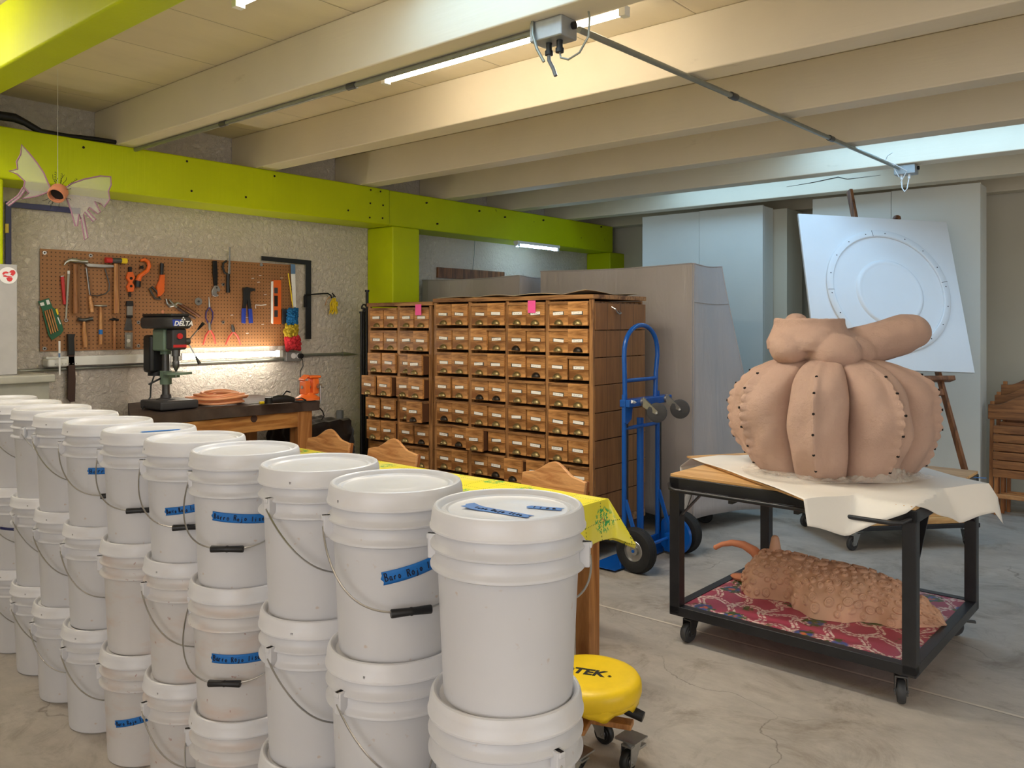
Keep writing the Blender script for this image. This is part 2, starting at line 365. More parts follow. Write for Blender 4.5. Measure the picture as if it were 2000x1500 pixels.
# pegboard
k = NT('brown_pegboard', (158, 110, 68), .6); s = k.sep()
fy = k.math('SUBTRACT', k.math('FRACT', k.math('MULTIPLY', s[1], 1/.0254)), .5); fz = k.math('SUBTRACT', k.math('FRACT', k.math('MULTIPLY', s[2], 1/.0254)), .5)
rr = k.math('SQRT', k.math('ADD', k.math('MULTIPLY', fy, fy), k.math('MULTIPLY', fz, fz))); k.hsv(k.noise(3, 4), .93, 1.05); k.mix(k.ramp(rr, .13, .20, .85, 0), (46, 26, 14)); M['peg'] = k.m
for n_, c_, r_, m__ in (('red', (196, 40, 40), .4, 0), ('orange', (232, 104, 34), .38, 0), ('vise', (236, 112, 44), .4, 0), ('yellow', (238, 206, 30), .4, 0), ('green', (28, 96, 62), .4, 0), ('navy', (30, 34, 92), .4, 0),
                       ('royal', (40, 66, 168), .4, 0), ('purple', (58, 44, 104), .4, 0), ('blackpaint', (30, 31, 32), .45, 0), ('darkbrown', (66, 42, 32), .6, 0), ('redgrip', (204, 74, 64), .45, 0), ('greycab', (176, 174, 172), .4, 0),
                       ('greycab2', (166, 164, 152), .45, 0), ('machinegreen', (104, 124, 108), .45, .1), ('machinedark', (50, 48, 50), .5, 0), ('white', (238, 238, 236), .5, 0), ('sticker', (214, 52, 56), .5, 0),
                       ('duster_blue', (16, 96, 150), .95, 0), ('duster_yellow', (176, 152, 36), .95, 0), ('duster_red', (190, 40, 50), .95, 0), ('hose', (242, 168, 120), .45, 0), ('boltgrey', (150, 148, 142), .4, .7),
                       ('blackbag', (24, 23, 25), .28, 0), ('pipegrey', (110, 112, 112), .5, 0), ('seatyellow', (240, 200, 20), .4, 0), ('bluegrey', (96, 130, 170), .4, 0), ('boltbrown', (110, 70, 50), .6, 0)):
    M[n_] = plain('tone_'+n_, c_, r_, m__, .06, 14, .35 if n_.startswith('duster') else .05)
M['hickory'] = wood('handle_hickory', (200, 146, 90), (166, 106, 58), 'z', 1.6, .5)
M['hickoryd'] = wood('handle_hickory_worn', (156, 104, 60), (118, 74, 42), 'z', 1.6, .55)
k = NT('wing_film', (204, 206, 186), .3); k.mix(k.ramp(k.noise(3, 2), .45, .7, 0, .7), (212, 196, 206)); k.b.inputs['Alpha'].default_value = .22; M['wing'] = k.m
M['wingwire'] = plain('mauve_wing_edge', (150, 108, 128), .5)
# ================================================================== THE SETTING
def struct(mb, name, m, **k): return tag(mb.build(name, m, **k), kind='structure')
struct(MB().box(-5.8, 4.6, -3.7, 8.5, -.12, 0), 'floor', M['floor'])
struct(MB().box(-5.8, XW, -3.7, 8.5, 0, 3.05), 'wall_left', M['stucco'])
struct(MB().box(XW, 4.6, YF, 8.5, 0, 3.05), 'wall_far', M['wall2'])
mb = MB(); mb.box(4.4, 4.6, -3.7, .2, 0, 3.05); mb.box(4.4, 4.6, 3.8, YF, 0, 3.05); mb.box(4.4, 4.6, .2, 3.8, 0, .95); mb.box(4.4, 4.6, .2, 3.8, 2.45, 3.05)
struct(mb, 'wall_right', M['wall2'])
mb = MB(); mb.box(-5.8, -1.7, -3.7, -3.5, 0, 3.05); mb.box(2.5, 4.4, -3.7, -3.5, 0, 3.05); mb.box(-1.7, 2.5, -3.7, -3.5, 2.65, 3.05)
struct(mb, 'wall_back', M['wall2'])
mb = MB()
for i in range(5): mb.box(4.48, 4.52, .2+i*.9-.02, .2+i*.9+.02, .95, 2.45)
for z in (.95, 1.7, 2.43): mb.box(4.475, 4.525, .2, 3.8, z, z+.03)
struct(mb, 'window_1', M['blackpaint'])  # unseen window, put in along with the right-hand fill light
# ceiling boards with the skylight openings left out
mb = MB()
rects = [(x-sx/2, x+sx/2, y-sy/2, y+sy/2) for x, y, sx, sy, p in SKYL]
ys = sorted({-3.7, 8.5} | {r[2] for r in rects} | {r[3] for r in rects})
for y0, y1 in zip(ys[:-1], ys[1:]):
    holes = sorted((r[0], r[1]) for r in rects if r[2] < (y0+y1)/2 < r[3]); x = -5.8
    for a, b in holes: mb.box(x, a, y0, y1, ZC, ZC+.05); x = b
    mb.box(x, 4.6, y0, y1, ZC, ZC+.05)
struct(mb, 'ceiling', M['ceil'])
for i, r in enumerate(rects):
    struct(MB().box(r[0]-.03, r[1]+.03, r[2]-.03, r[3]+.03, ZC+.052, ZC+.06), 'window_%d' % (i+2), M['skysheet'])
# green ring beam on the left wall with its two columns, and the green cross beam at the upper left
mb = MB(); mb.box(XW, XC, -3.5, 4.60, 2.32, ZB); mb.box(XW, XC-.012, 4.605, 8.02, 2.32, ZB)
t1 = struct(mb, 'trim_1', M['lime'], bevel=.012)
mb = MB()
for px, py in ((163, 288), (365, 315), (374, 373), (480, 385), (536, 344), (680, 411), (724, 371), (743, 374), (748, 401), (723, 397), (722, 425), (747, 426), (834, 396), (855, 437), (937, 412), (987, 424), (1062, 430), (1175, 443)):
    p = at(px, py, 0, XC); mb.cyl(p+Vector((-.02, 0, 0)), p+Vector((.003, 0, 0)), .008, 8)
mb.build('bolt_hole', M['hole'], t1)
c1 = struct(MB().box(XW, XC, at(767, 500, 0, XC).y, at(820, 500, 0, XC).y, 0, 2.32), 'trim_2', M['lime'], bevel=.015)
struct(MB().box(XW, XC, at(1192, 500, 0, XC).y, YF, 0, 2.32), 'trim_3', M['lime'], bevel=.015)
struct(MB().box(XW, XC, 1.38, at(8, 430, 0, XC).y, 0, 2.32), 'trim_4', M['lime'], bevel=.015)
struct(MB().box(XW, 4.4, 1.28, 1.43, ZB-.02, ZC), 'trim_5', M['lime'], bevel=.012)
BY = [-3.0, -2.1, -1.2, -.3, .45, 2.336, 3.33, 4.284, 5.25, 6.185, 7.135, 8.02]
for i, y in enumerate(BY):
    b_ = struct(MB().box(XW, 4.4, y, y+(.155 if i else .15), ZB, ZC), 'trim_%d' % (i+6), M['beam'], bevel=.008)
    if i == 10: MB().tube([at(px, py, 1, y-.001) for px, py in ((1536, 365), (1590, 356), (1637, 346), (1655, 350), (1720, 342))], [.001, .003, .004, .003, .001], 5).build('crack', M['hole'], b_)
# ------------------------------------------------------------------ electrical things overhead
def conduit(name, pts, r, label, extra=None):
    t = thing(name, label, 'conduit'); MB().tube(pts, r, 10).build('pipe', M['conduit'], t)
    d = (Vector(pts[1])-Vector(pts[0])); n = max(2, int(d.length/1.1)); mb = MB()
    for i in range(1, n):
        p = Vector(pts[0])+d*i/n; e = d.normalized()*.03; mb.cyl(p-e, p+e, r*1.35, 12)
    mb.build('coupling', M['steeldark'], t); return t
pA0 = at(252, 272, 1, 2.45); pA1 = at(1040, 46, 1, 2.45); zc = ZB-.014
conduit('electrical_conduit', [(pA0.x+.02, 2.45, zc), (-1.93, 2.45, zc)], .012, 'grey conduit running along the underside of the nearest white ceiling beam')
conduit('electrical_conduit', [(-1.80, 2.52, ZB-.02), (-1.66, 6.20, ZB-.02)], .013, 'long grey conduit crossing below the ceiling beams from box to box')
tag(MB().tube([at(x, y, 0, XC-.02) for x, y in ((-60, 212), (0, 226), (28, 230), (50, 240), (80, 258), (130, 266), (190, 272), (255, 282))], [.026, .026, .026, .02, .02, .016, .014, .012], 10).build('dark_cable', M['iron']), 'dark cable running down onto the top of the green beam, upper left', 'cable')
def jbox(c, s, label, ncable, m):
    t = thing('junction_box', label, 'electrical box', c)
    MB().box(-s[0]/2, s[0]/2, -s[1]/2, s[1]/2, -s[2], 0).build('box', m, t, bevel=.006)
    MB().cyl((s[0]/2, .02, -s[2]*.35), (s[0]/2+.012, .02, -s[2]*.35), .014, 12).build('knockout', M['iron'], t)
    return t
jb = jbox((-1.86, 2.44, ZB), (.15, .10, .075), 'large grey junction box with black plugs on the nearest white beam', 2, M['boxmetal'])
for dx in (-.02, .03):
    g = MB().cyl((dx, 0, -.075), (dx, 0, -.105), .012, 12).cyl((dx, 0, -.105), (dx, 0, -.12), .016, 12).build('plug', M['black_plastic'], jb)
MB().tube([(-.02, 0, -.115), (-.02, 0, -.14), (-.008, .01, -.17), (.004, .01, -.2)], .0075, 8).build('cable', M['pipegrey'], jb)
MB().tube([(-.055, -.055, .0), (-.05, -.06, -.05), (-.03, -.06, -.11), (-.005, -.05, -.16)], .006, 8).build('cable', M['conduit'], jb)
MB().tube([(.03, 0, -.115), (.035, .0, -.14), (.07, 0, -.155), (.12, 0, -.14), (.16, 0, -.09), (.165, 0, -.02), (.16, 0, .0)], .004, 8).build('cable', M['conduit'], jb)
jb = jbox((-1.62, 6.26, ZB), (.14, .10, .07), 'small grey junction box with white wire loop on a beam near the easel', 2, M['boxmetal'])
for dx in (-.025, .025): MB().cyl((dx, -.02, -.07), (dx, -.02, -.10), .009, 10).build('gland', M['white'], jb)
MB().tube([(-.025, -.02, -.09), (-.022, -.02, -.16), (-.005, -.02, -.19), (.012, -.02, -.17), (.025, -.02, -.09)], .004, 8).build('wire_loop', M['white'], jb)
MB().tube([(-.03, -.06, -.09), (-.06, -.1, -.02), (-.02, -.22, -.03), (-.04, -.34, -.01), (-.01, -.42, -.0), (.05, -.52, .0)], .003, 6).tube([(-.05, -.45, -.01), (.0, -.3, -.035), (.03, -.1, -.06), (-.02, -.06, -.13)], .003, 6).build('tie_wire', M['white'], jb)
def tube_light(p0, p1, r, body, label, m, group=None, bw=.05):
    p0 = Vector(p0); p1 = Vector(p1); t = thing('fluorescent_tube_light', label, 'light', group=group); d = (p1-p0).normalized()
    MB().cyl(p0+d*.03, p1-d*.03, r, 14).build('glowing_tube', m, t)
    up = Vector(body); c = MB().bar(p0+up-d*.01, p1+up+d*.01, bw, .03, up=(0, 0, 1)); c.build('housing', M['fixture'], t, bevel=.004)
    e = MB()
    for p, s in ((p0, 1), (p1, -1)): e.bar(p+d*s*.0, p+d*s*.03, r*2.5, r*2.5)
    for p, s in ((p0, 1), (p1, -1)): e.bar(p+d*s*.015, p+d*s*.015+up, .02, .02)
    e.build('end_cap', M['fixture'], t); return t
tube_light((-3.30, 2.86, 2.77), (-1.80, 2.86, 2.77), .016, (0, 0, .07), 'bright ceiling fluorescent tube behind the nearest white beam', M['tubewarm'])
tube_light((-2.84, 1.72, 2.72), (-1.45, 1.72, 2.72), .016, (0, 0, .07), 'ceiling fluorescent tube whose end shows at the top edge left of centre', M['tubeold'])
for x, y, lb in ((-1.2, -.9, 'just behind the viewpoint'), (-4.3, .9, 'near the grey counter'), (1.4, .9, 'right of the viewpoint'), (1.4, 3.8, 'beside the right window'), (-1.2, -2.5, 'nearest the gate'), (1.6, -1.7, 'right of the gate')):
    tube_light((x-.6, y, 2.77), (x+.6, y, 2.77), .016, (0, 0, .07), 'ceiling fluorescent tube '+lb, M['tube'], 'ceiling tubes out of view')  # unseen tubes, added to fill the room with soft light
a_ = at(345, 699, 0, XW+.09); b_ = at(549, 689, 0, XW+.09)
tube_light((XW+.09, a_.y, 1.262), (XW+.09, b_.y, 1.262), .02, (-.045, 0, .0), 'lit fluorescent tube on the wall below the pegboard', M['tubeb'], bw=.06)
a_ = at(1013, 478, 0, XC+.03); b_ = at(1093, 484, 0, XC+.03)
tube_light((XC-.0, a_.y, 2.285), (XC-.0, b_.y, 2.285), .02, (0, 0, .02), 'bluish fluorescent tube under the far end of the green beam', M['tubecool'], bw=.06)
area('far_tube_light', (XC-.02, 6.5, 2.25), (0, R(-40), 0), .06, .8, 5, SKY)
tag(MB().box(XW, XW+.05, at(90, 700, 0, XW+.05).y, at(345, 700, 0, XW+.05).y, 1.225, 1.285).build('fixture_channel', M['fixture'], bevel=.004), 'white metal lighting channel on the wall left of the drill press', 'channel')
# ------------------------------------------------------------------ wall conduit, socket box
t = thing('electrical_conduit', 'thin conduit on the left wall running below the pegboard to the socket box', 'conduit')
MB().tube([(XW+.015, .9, 1.195), (XW+.015, at(565, 700, 0, XW+.02).y, 1.215)], .011, 10).build('pipe', M['conduit'], t)
q0 = at(590, 694, 0, XW+.015); q1 = at(668, 691, 0, XW+.015); q2 = at(698, 692, 0, XW+.015)
t = thing('electrical_conduit', 'conduit tapering to a point on the wall right of the socket box', 'conduit')
MB().tube([q0, q1, q1+Vector((0, .001, 0)), q2], [.012, .012, .018, .002], 10).build('pipe', M['conduit'], t)
t = thing('socket_box', 'grey metal double socket box under the feather duster', 'socket')
s0 = at(559, 706, 0, XW+.05); s1 = at(590, 686, 0, XW+.05)
MB().box(XW, XW+.05, s0.y, s1.y, s0.z, s1.z).build('box', M['boxmetal'], t, bevel=.006)
for px in (573, 583):
    p = at(px, 695, 0, XW+.051); MB().cyl(p, p+Vector((.004, 0, 0)), .022, 16).build('outlet', M['white'], t)
p = at(585, 695, 0, XW+.056); MB().cyl(p, p+Vector((.03, 0, 0)), .02, 14).build('plug', M['black_plastic'], t)
pts = [at(x, y, 0, XW+.07) for x, y in ((586, 696), (591, 703), (592, 715), (587, 724), (586, 745), (585, 770))]
tag(MB().tube(pts, .0035, 6).build('power_cord', M['black_plastic']), 'thin black cord hanging from the socket box to the bench', 'cord')
# conduit on the far wall at the right
tag(MB().tube([(-1.1, YF-.012, 1.49-58*7.9/1600), (3, YF-.012, 1.49-58*7.9/1600)], .01, 8).build('wall_pipe', M['conduit']), 'thin grey pipe along the far wall above the folded chairs', 'conduit')
tag(MB().box(XW, XW+.025, at(855, 540, 0, XW+.02).y, at(985, 545, 0, XW+.02).y, 1.93, 2.03).build('wall_board', M['easelwood'], bevel=.003), 'narrow brown board fixed to the wall above the grey covers', 'board')
tag(MB().tube([at(928, 455, 0, XW+.01), at(926, 500, 0, XW+.01), at(922, 540, 0, XW+.01)], .003, 6).build('hanging_wire', M['conduit']), 'thin wire hanging down the wall beside the far blue-lit tube', 'wire')
# ------------------------------------------------------------------ tall white panels and boxes by the far wall
def wpanel(x0, x1, seam, depth, ztop, label):
    t = thing('white_partition', label, 'partition', ((x0+x1)/2, 7.36, 0)); a = x0-(x0+x1)/2; b = -a; s = seam-(x0+x1)/2
    MB().box(a, s-.004, 0, .03, .02, ztop).build('front_sheet', M['panel_white'], t, bevel=.002)
    MB().box(s, b, -.004, .03, .02, ztop+.004).build('front_sheet', M['panel_white'], t, bevel=.002)
    MB().box(a+.01, b, .031, depth, 0, ztop-.002).build('box_frame', M['panel_white'], t, bevel=.004); return t
wpanel(-4.45, -3.15, -3.80, .24, 2.60, 'tall white boxed partition behind the grey covered rack')
wpanel(-2.687, -1.356, -2.02, .24, 2.61, 'tall white boxed partition behind the easel')
tag(MB().box(-4.40, -3.02, 7.61, 8.0, 0, 2.59).build('white_box', M['wall2'], bevel=.004), 'plain off-white box standing behind the white partition near the grey covers', 'box')
# ------------------------------------------------------------------ covered racks
def cover(name, label, x0, x1, y0, y1, zt, zb, flare, seam=True):
    t = thing(name, label, 'covered rack', ((x0+x1)/2, (y0+y1)/2, 0)); cx, cy = (x0+x1)/2, (y0+y1)/2
    hx, hy = (x1-x0)/2, (y1-y0)/2; nz = 26; n = 112
    def pt(s, q):
        # perimeter parameter s in 0..1 round a rounded rectangle, q height 0 (top) .. 1 (bottom)
        fx, fy = flare[0]*q**1.1, flare[1]*q**1.1
        per = [(-hx, -hy), (hx, -hy), (hx+fx, hy+fy), (-hx, hy+fy)]
        L = [math.dist(per[i], per[(i+1) % 4]) for i in range(4)]; T = sum([2*hx, 2*hy, 2*hx, 2*hy]); d = s*T
        for i, l in enumerate([2*hx, 2*hy, 2*hx, 2*hy]):
            if d <= l+1e-9: break
            d -= l
        a = d/l; p, r = per[i], per[(i+1) % 4]; x = p[0]+(r[0]-p[0])*a; y = p[1]+(r[1]-p[1])*a
        nx, ny = ((0, -1), (1, 0), (0, 1), (-1, 0))[i]
        e = math.sin(math.pi*a)
        f = .016*math.sin(s*61+2*math.sin(s*17))*q**.8*e+.010*math.sin(s*23+q*3)*e-.02*e*(1-q)*0
        z = zt-(zt-zb)*q-.012*math.sin(math.pi*a)*(1-q)+.02*q*math.sin(s*34)
        return Vector((x+nx*f, y+ny*f, z))
    mb = MB(); vs = [pt(i/n, j/nz) for j in range(nz+1) for i in range(n)]
    fs = [(j*n+i, j*n+(i+1) % n, (j+1)*n+(i+1) % n, (j+1)*n+i) for j in range(nz) for i in range(n)]
    fs.append(list(range(n))[::-1]); mb.add(vs, fs, True)
    o = mb.build('fabric_cover', M['cover'], t); s = o.modifiers.new('s', 'SOLIDIFY'); s.thickness = .004
    e = MB(); e.tube([pt(i/n, 0)+Vector((0, 0, .001)) for i in range(0, n)], .005, 6, closed=True)
    for c in (hx*2, hx*2+hy*2): e.tube([pt(c/(4*(hx+hy)), j/nz) for j in range(nz+1)], .0045, 6)
    if seam: e.tube([pt((hx*2+a*hy*2)/(4*(hx+hy)), .15)+Vector((.002, 0, 0)) for a in [i/10 for i in range(11)]], .004, 6)
    e.build('piping', M['cover'], t)
    MB().box(-hx+.05, hx-.05, -hy+.04, hy-.04, .14, zt-.03).build('rack', M['steeldark'], t)
    for sx in (-1, 1):
        for sy in (-1, 1): caster(t, (sx*(hx-.08), sy*(hy-.07), 0), .06, .035, R(20), M['blackpaint'], M['iron'])
    return t
def caster(par, p, r, wd, rz, mw, mp, brake=False, name='caster'):
    """swivel caster standing at p (ground), parts under its parent"""
    x, y, z = p; X = Matrix.Translation(Vector(p)) @ Matrix.Rotation(rz, 4, 'Z')
    def P(a, b, c): return X @ Vector((a, b, c))
    f = MB(); ax = P(-.02, 0, r)
    ay = (X.to_3x3() @ Vector((0, 1, 0)))
    for s in (-1, 1):
        f.prism([P(-.035, s*(wd/2+.004), r-.012), P(-.005, s*(wd/2+.004), r-.012), P(.03, s*(wd/2+.004), 2*r+.012), P(-.03, s*(wd/2+.004), 2*r+.012)], ay*(.003*s))
    f.box(-.032, .032, -wd/2-.006, wd/2+.006, 2*r+.010, 2*r+.016, X); f.cyl(P(0, 0, 2*r+.016), P(0, 0, 2*r+.03), .022, 14); f.box(-.04, .04, -.04, .04, 2*r+.03, 2*r+.035, X)
    f.cyl(P(-.02, -wd/2-.01, r), P(-.02, wd/2+.01, r), .006, 8)
    if brake: f.box(.02, .075, -.012, .012, 2*r-.02, 2*r-.012, X)
    o = f.build(name, mp, par)
    w_ = MB().lathe([(.01, -wd/2), (r*.62, -wd/2), (r*.66, -wd/2+.003), (r*.9, -wd/2+.002), (r, -wd/2+wd*.25), (r, wd/2-wd*.25), (r*.9, wd/2-.002), (r*.66, wd/2-.003), (r*.62, wd/2), (.01, wd/2)], ax, 28, axis=ay)
    w_.build('wheel', mw, o)
    MB().lathe([(.003, -wd/2-.003), (r*.36, -wd/2-.002), (r*.40, -wd/2+.003)], ax, 16, axis=ay).lathe([(r*.40, wd/2-.003), (r*.36, wd/2+.002), (.003, wd/2+.003)], ax, 16, axis=ay).build('hub', mp, o)
    return o
cover('covered_rack', 'large grey fabric covered rack on casters behind the blue hand truck', -4.14, -2.76, 5.26, 5.70, 1.92, .10, (.24, .42))
cover('covered_rack', 'lower grey fabric covered rack behind the drawer cabinets next to the green column', -5.46, -4.30, 5.19, 5.6, 1.89, .10, (.02, .05), False)
# ------------------------------------------------------------------ drawer cabinets
RP = .1727; CP = .343
def make_drawer():
    d = bpy.data.objects.new('drawer', None); COL.objects.link(d)
    b = MB(); b.box(-.0765, .0765, 0, .022, -.073, .073); b.build('drawer_front', M['oak'], d, bevel=.002)
    o = d.children[0]
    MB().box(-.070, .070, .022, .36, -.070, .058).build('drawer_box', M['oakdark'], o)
    return d
def cup_pull(m):
    # half-dome bin pull, open below
    mb = MB(); n, k = 14, 7; vs = []; fs = []
    for i in range(n+1):
        a = math.pi*i/n
        for j in range(k+1):
            e = math.pi/2*j/k
            vs.append((.034*math.cos(a)*math.cos(e), -.024*math.sin(e), .030*math.sin(a)*math.cos(e)))
    for i in range(n):
        for j in range(k): fs.append((i*(k+1)+j, i*(k+1)+j+1, (i+1)*(k+1)+j+1, (i+1)*(k+1)+j))
    mb.add(vs, fs, True); mb.prism([(.037*math.cos(math.pi*i/12), 0, .033*math.sin(math.pi*i/12)-.001) for i in range(13)], (0, -.0016, 0))
    return mb
pm = cup_pull(None).build('cup_pull', M['brass']); s = pm.modifiers.new('s', 'SOLIDIFY'); s.thickness = .0015
pd = cup_pull(None).build('cup_pull', M['brassdark']); s = pd.modifiers.new('s', 'SOLIDIFY'); s.thickness = .0015
fm = MB().box(-.0753, .0753, 0, .02, -.075, .075).build('drawer', M['oak'], bevel=.0025)
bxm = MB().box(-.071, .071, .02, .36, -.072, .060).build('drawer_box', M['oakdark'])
cm = MB().box(-.040, .040, -.0012, 0, -.0092, .0092).build('label_card', M['card'])
cmh = MB().box(-.043, .043, -.0016, 0, -.0115, .0115).build('card_holder', M['steeldark'])
rest = [pm, pd, fm, bxm, cm, cmh]
def place(o, par, loc, ry=0):
    c = o.copy(); COL.objects.link(c); c.parent = par; c.location = loc; c.rotation_euler = (0, ry, 0); return c
def cabinet(label, x0, ncol, depth, ztop, pulled, dark, seed):
    rnd = random.Random(seed); wdt = ncol*CP+.03; t = thing('drawer_cabinet', label, 'cabinet', (x0, 4.2, 0))
    zb = ztop-.03-8*RP-.02; fr = MB(); fr.box(-.008, wdt+.008, -.008, depth, ztop-.028, ztop); fr.box(0, wdt, 0, depth, zb-.05, zb)
    fr.box(.02, wdt-.02, depth-.02, depth-.002, zb, ztop-.03); fr.build('carcass', M['oakframe'], t, bevel=.003)
    up = MB()
    for i in range(ncol+1): up.box(i*CP, i*CP+.028, .0, depth-.03 if 0 < i < ncol else .02, zb, ztop-.03)
    up.build('upright', M['oakvert'], t, bevel=.002)
    for nm, xx in (('side_panel', wdt-.02), ('side_panel', 0)):
        sd = MB()
        for r in range(8):
            e = .003*rnd.uniform(-1, 1); sd.box(xx+e, xx+.02+e, .021, depth, zb+r*RP+.002, zb+(r+1)*RP-.003)
        sd.build(nm, M['oakside'], t, bevel=.002)
    rl = MB()
    for r in range(9):
        for c in range(ncol): rl.box(c*CP+.028, c*CP+CP, -.012, depth-.04, zb+r*RP-.009, zb+r*RP+.009)
    rl.build('shelf_rail', M['oakframe'], t, bevel=.002)
    for sx in (.1, wdt-.1):
        for sy in (.1, depth-.1): caster(t, (sx, sy, 0), .045, .03, 0, M['blackpaint'], M['iron'])
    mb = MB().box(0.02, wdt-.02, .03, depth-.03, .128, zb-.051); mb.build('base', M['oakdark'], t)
    for r in range(8):          # r = 0 is the top row
        for c in range(ncol):
            for h in range(2):
                z = ztop-.03-(r+.5)*RP; x = c*CP+.028+.0785+h*.158+rnd.uniform(-.001, .001)
                out = pulled.get((r, c, h), rnd.choice((.0, .002, .004, .008, .012)))
                z += rnd.uniform(-.001, .001)
                d = place(fm, t, (x, -.002-out, z-.0025), rnd.uniform(-.012, .012))
                place(bxm, d, (0, 0, 0))
                place(pd if (r, c, h) in dark else pm, d, (rnd.uniform(-.004, .004), 0, -.068), rnd.uniform(-.05, .05))
                place(cmh, d, (rnd.uniform(-.002, .002), 0, .004)); place(cm, d, (rnd.uniform(-.005, .005), -.0017, .004+rnd.uniform(-.002, .002)), rnd.uniform(-.07, .07))
    return t, wdt, zb
dk = {(1, 2, 0), (1, 3, 1), (2, 2, 1), (3, 1, 0), (3, 1, 1), (4, 0, 0), (5, 0, 1), (6, 1, 1), (6, 2, 0)}
big, bw_, bz = cabinet('large oak cabinet of small drawers, four double columns wide', -4.293, 4, .62, 1.675, {(5, 1, 0): .06, (6, 2, 0): .05, (3, 0, 0): .02}, dk, 3)
sml, sw_, sz_ = cabinet('narrow oak cabinet of small drawers, two double columns wide, next to the black rods', -5.035, 2, .40, 1.655,
    {(2, 1, 1): .07, (3, 0, 0): .09, (3, 0, 1): .07, (3, 1, 1): .06, (3, 1, 0): .04, (4, 0, 0): .05, (4, 0, 1): .03, (4, 1, 1): .08, (5, 0, 0): .04, (5, 0, 1): .03, (2, 0, 0): .03, (2, 0, 1): .02}, {(4, 1, 1), (5, 1, 1)}, 5)
# swirl handle on the side
hx = -4.293+bw_; hp = [(hx-(-4.293)+.004, .20, 1.60), (bw_+.03, .205, 1.585), (bw_+.034, .22, 1.565), (bw_+.034, .245, 1.555), (bw_+.03, .27, 1.56), (bw_+.004, .285, 1.575)]
MB().tube(hp, .005, 8).build('side_handle', M['steel'], big)
def note(px, py, label, dy):
    p = at(px, py, 1, 4.2-.006-dy); tag(MB().box(-.032, .032, -.001, 0, -.04, .04).build('sticky_note', M['pink'], loc=p), label, 'sticky note')
note(817, 605, 'pink sticky note on the narrow drawer cabinet', .012); note(1038.5, 599, 'pink sticky note on the large drawer cabinet', .012)
for o in rest: bpy.data.objects.remove(o)
def kraft(u, v):
    x = -4.25+u*1.30; y = 4.19+v*.62
    return Vector((x, y+.03*math.sin(u*9), 1.677+.012*abs(math.sin(u*11+v*3))*(.4+u)+.022*max(0, u-.8)*5*(1-v)*.5))
tag(MB().grid(kraft, 40, 12, thick=(0, 0, .0015)).build('kraft_paper', M['kraft']), 'crumpled sheet of brown paper on top of the large drawer cabinet', 'paper')
# ------------------------------------------------------------------ black iron rods beside the narrow cabinet
for i, (px, yt, hk) in enumerate(((717, 570, False), (711, 602, True), (706, 612, False))):
    x, y = ((-5.21, 4.28), (-5.26, 4.28), (-5.29, 4.22))[i]
    d = at(px, yt, 1, y); x = d.x
    t = thing('iron_rod', ('tallest black iron rod with a flat cap next to the narrow drawer cabinet', 'black iron rod with a curled hook top next to the narrow drawer cabinet', 'plain shorter black iron rod leaning on the wall by the drawers')[i], 'rod', (x, y, 0))
    MB().cyl((0, 0, 0), (0, 0, d.z), .012, 10).build('shaft', M['iron'], t)
    if hk: MB().tube([(0, 0, d.z)]+[(.03*math.cos(a)-.0+.03*0+.0, 0, d.z+.0+.03*math.sin(a)) for a in [math.pi*(1-k_/10*1.5) for k_ in range(11)]], .007, 8).build('hook', M['iron'], t)
    else: MB().cyl((0, 0, d.z), (0, 0, d.z+.015), .018, 12).build('cap', M['iron'], t)
# ================================================================== PEGBOARD AND WALL TOOLS
def WP(px, py, off): return at(px, py, 0, XW+off)
def Z2(x, y): return (x/4, 460+y/4)
def Z3(x, y): return (400+x/4, 460+y/4)
pb = thing('pegboard', 'brown perforated pegboard on the wall full of hand tools', 'pegboard')
c = [WP(79, 486, .02), WP(579, 517, .02), WP(560, 675, .02), WP(78, 687, .02)]
y0, y1, z0, z1 = c[0].y, WP(571, 600, .02).y, 1.29, c[0].z
zt = (c[0].z+c[1].z)/2; zb_ = (c[2].z+c[3].z)/2
MB().box(XW+.008, XW+.014, y0, y1, zb_, zt).build('board', M['peg'], pb)
for x, y in ((347, 135), (707, 157), (1421, 193), (347, 883), (1742, 383), (1742, 678), (1080, 678), (1080, 862)):
    p = WP(*Z2(x, y), .014); o = MB().cyl(p, p+Vector((.004, 0, 0)), .012, 16).build('washer', M['steel'], pb)
    MB().cyl(p, p+Vector((.006, 0, 0)), .005, 8).build('screw', M['hole'], o)
p = WP(*Z3(440, 228), .014); MB().cyl(p, p+Vector((.004, 0, 0)), .013, 16).build('washer', M['steel'], pb)
class Tool:
    def __init__(s, name, label, cat, zf=Z2, o=.022, group=None):
        s.t = thing(name, label, cat, group=group); s.zf = zf; s.o = o
    def flat(s, part, pts, m, th=.014, o=None, bevel=.002):
        o = s.o if o is None else o
        MB().prism([WP(*s.zf(*p), o) for p in pts], (th, 0, 0)).build(part, M[m], s.t, bevel=bevel); return s
    def rod(s, part, pts, r, m, o=None, n=10):
        o = (s.o+.008) if o is None else o
        MB().tube([WP(*s.zf(*p), o) for p in pts], r, n).build(part, M[m], s.t); return s
    def disc(s, part, p, r, m, th=.01, o=None, hole=0):
        q = WP(*s.zf(*p), s.o if o is None else o)
        if hole: MB().lathe([(r, 0), (r, th), (hole, th), (hole, 0), (r, 0)], q, 24, axis=(1, 0, 0)).build(part, M[m], s.t)
        else: MB().cyl(q, q+Vector((th, 0, 0)), r, 24).build(part, M[m], s.t)
        return s
def q4(x0, y0, x1, y1): return [(x0, y0), (x1, y0), (x1, y1), (x0, y1)]
T = Tool('claw_hammer', 'large claw hammer with thick worn wooden handle on the pegboard', 'hammer')
T.rod('handle', [(588, 225), (588, 330), (586, 430), (590, 520), (592, 608)], [.016, .014, .013, .019, .018], 'hickoryd', .045)
